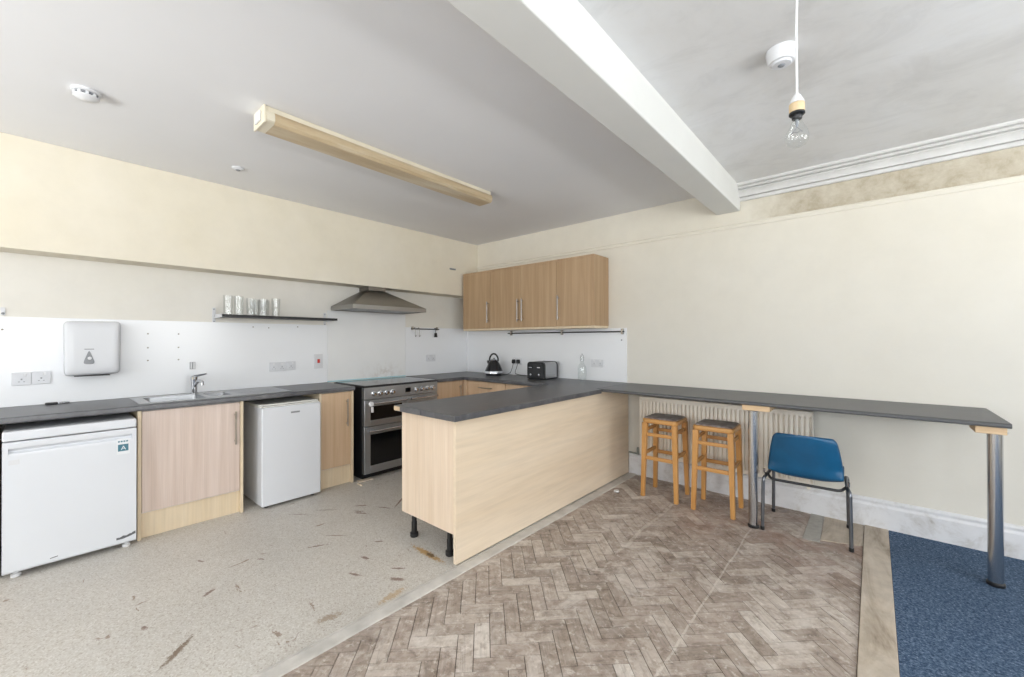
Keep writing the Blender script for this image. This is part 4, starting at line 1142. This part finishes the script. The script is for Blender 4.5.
bl = obj('bulb_cap', MB().lathe([(.013, 1.9945), (.013, 1.986), (.0115, 1.984)], (px, py, 0), 20), M['blackmetal'], t)
obj('glass_bulb', MB().lathe([(.0118, 1.9835), (.0135, 1.976), (.018, 1.965), (.0265, 1.948), (.0295, 1.934), (.0285, 1.922), (.023, 1.911), (.013, 1.9045), (0, 1.9025)], (px, py, 0), 28), M['glass'], t)
fl = MB().lathe([(.004, 1.983), (.0035, 1.965), (.001, 1.960)], (px, py, 0), 10)
fl.tube([(px-.001, py, 1.96), (px-.014, py, 1.945), (px-.007, py, 1.949), (px, py, 1.945), (px+.007, py, 1.949), (px+.014, py, 1.945), (px+.001, py, 1.96)], .0006, 5)
obj('filament', fl, M['midgrey'], t)

tag(obj('plaster_crumb', MB().prism([(2.555, -.60), (2.585, -.607), (2.602, -.585), (2.588, -.563), (2.566, -.568)], 'z', .0015, .018, .004, 1), M['plastic_white']), 'small white plaster crumb on the parquet by the peninsula panel', 'crumb')

# ------------------------------------------------------------------ daylight and added ceiling fill
W = bpy.data.worlds.new('overcast'); S.world = W; W.use_nodes = True
bg = W.node_tree.nodes['Background']; bg.inputs[0].default_value = (.86, .93, 1, 1); bg.inputs[1].default_value = 1.2
def window_light(name, loc, rot, sx, sy, power, col=(1, .995, .985)):
    l = bpy.data.lights.new(name, 'AREA'); l.shape = 'RECTANGLE'; l.size = sx; l.size_y = sy; l.energy = power; l.color = col
    o = bpy.data.objects.new(name, l); COL.objects.link(o); o.location = loc; o.rotation_euler = rot
for i, (p, q, r, s_) in enumerate(WF):
    window_light('daylight_front', ((p+q)/2, YF-.2, (r+s_)/2), (PI/2, 0, 0), q-p, s_-r, (84, 80)[i])
    # added unseen lamp outside, aimed up through the window to brighten the ceiling
    window_light('ceiling_fill_front', ((p+q)/2, YF-2.3, -.4), (PI*.63, 0, 0), q-p+1.2, 1.8, (480, 500)[i], (.97, .985, 1))
for i, (p, q, r, s_) in enumerate(WR):
    window_light('daylight_side', (XR+.2, (p+q)/2, (r+s_)/2), (PI/2, 0, PI/2), q-p, s_-r, (112, 84)[i])
    window_light('ceiling_fill_side', (XR+2.3, (p+q)/2, -.4), (PI*.63, 0, PI/2), q-p+1.2, 1.8, (430, 300)[i], (.97, .985, 1))  # added upward fill lamp for the ceiling, side windows

# ------------------------------------------------------------------ camera
cam = bpy.data.cameras.new('camera'); co = bpy.data.objects.new('camera', cam); COL.objects.link(co)
yaw, pitch, roll, f = .7195, .0045, -.0016, 412.81
fw = Vector((-math.sin(yaw)*math.cos(pitch), math.cos(yaw)*math.cos(pitch), math.sin(pitch)))
r_ = fw.cross(Vector((0, 0, 1))).normalized(); u_ = r_.cross(fw)
r2 = r_*math.cos(roll)+u_*math.sin(roll); u2 = -r_*math.sin(roll)+u_*math.cos(roll)
mw = Matrix((r2, u2, -fw)).transposed().to_4x4(); mw.translation = Vector((4.2941, -3.9437, 1.3434))
co.matrix_world = mw
cam.sensor_width = 36; cam.sensor_fit = 'HORIZONTAL'; cam.lens = f/1024*36; cam.clip_start = .05
S.camera = co
S.view_settings.view_transform = 'Standard'; S.view_settings.look = 'None'; S.view_settings.gamma = 1; S.view_settings.use_curve_mapping = False
S.view_settings.exposure = 0.13
S.cycles.use_denoising = True
S.cycles.max_bounces = 12; S.cycles.diffuse_bounces = 8; S.cycles.transparent_max_bounces = 16
S.cycles.caustics_reflective = False; S.cycles.caustics_refractive = False
S.cycles.sample_clamp_indirect = 8
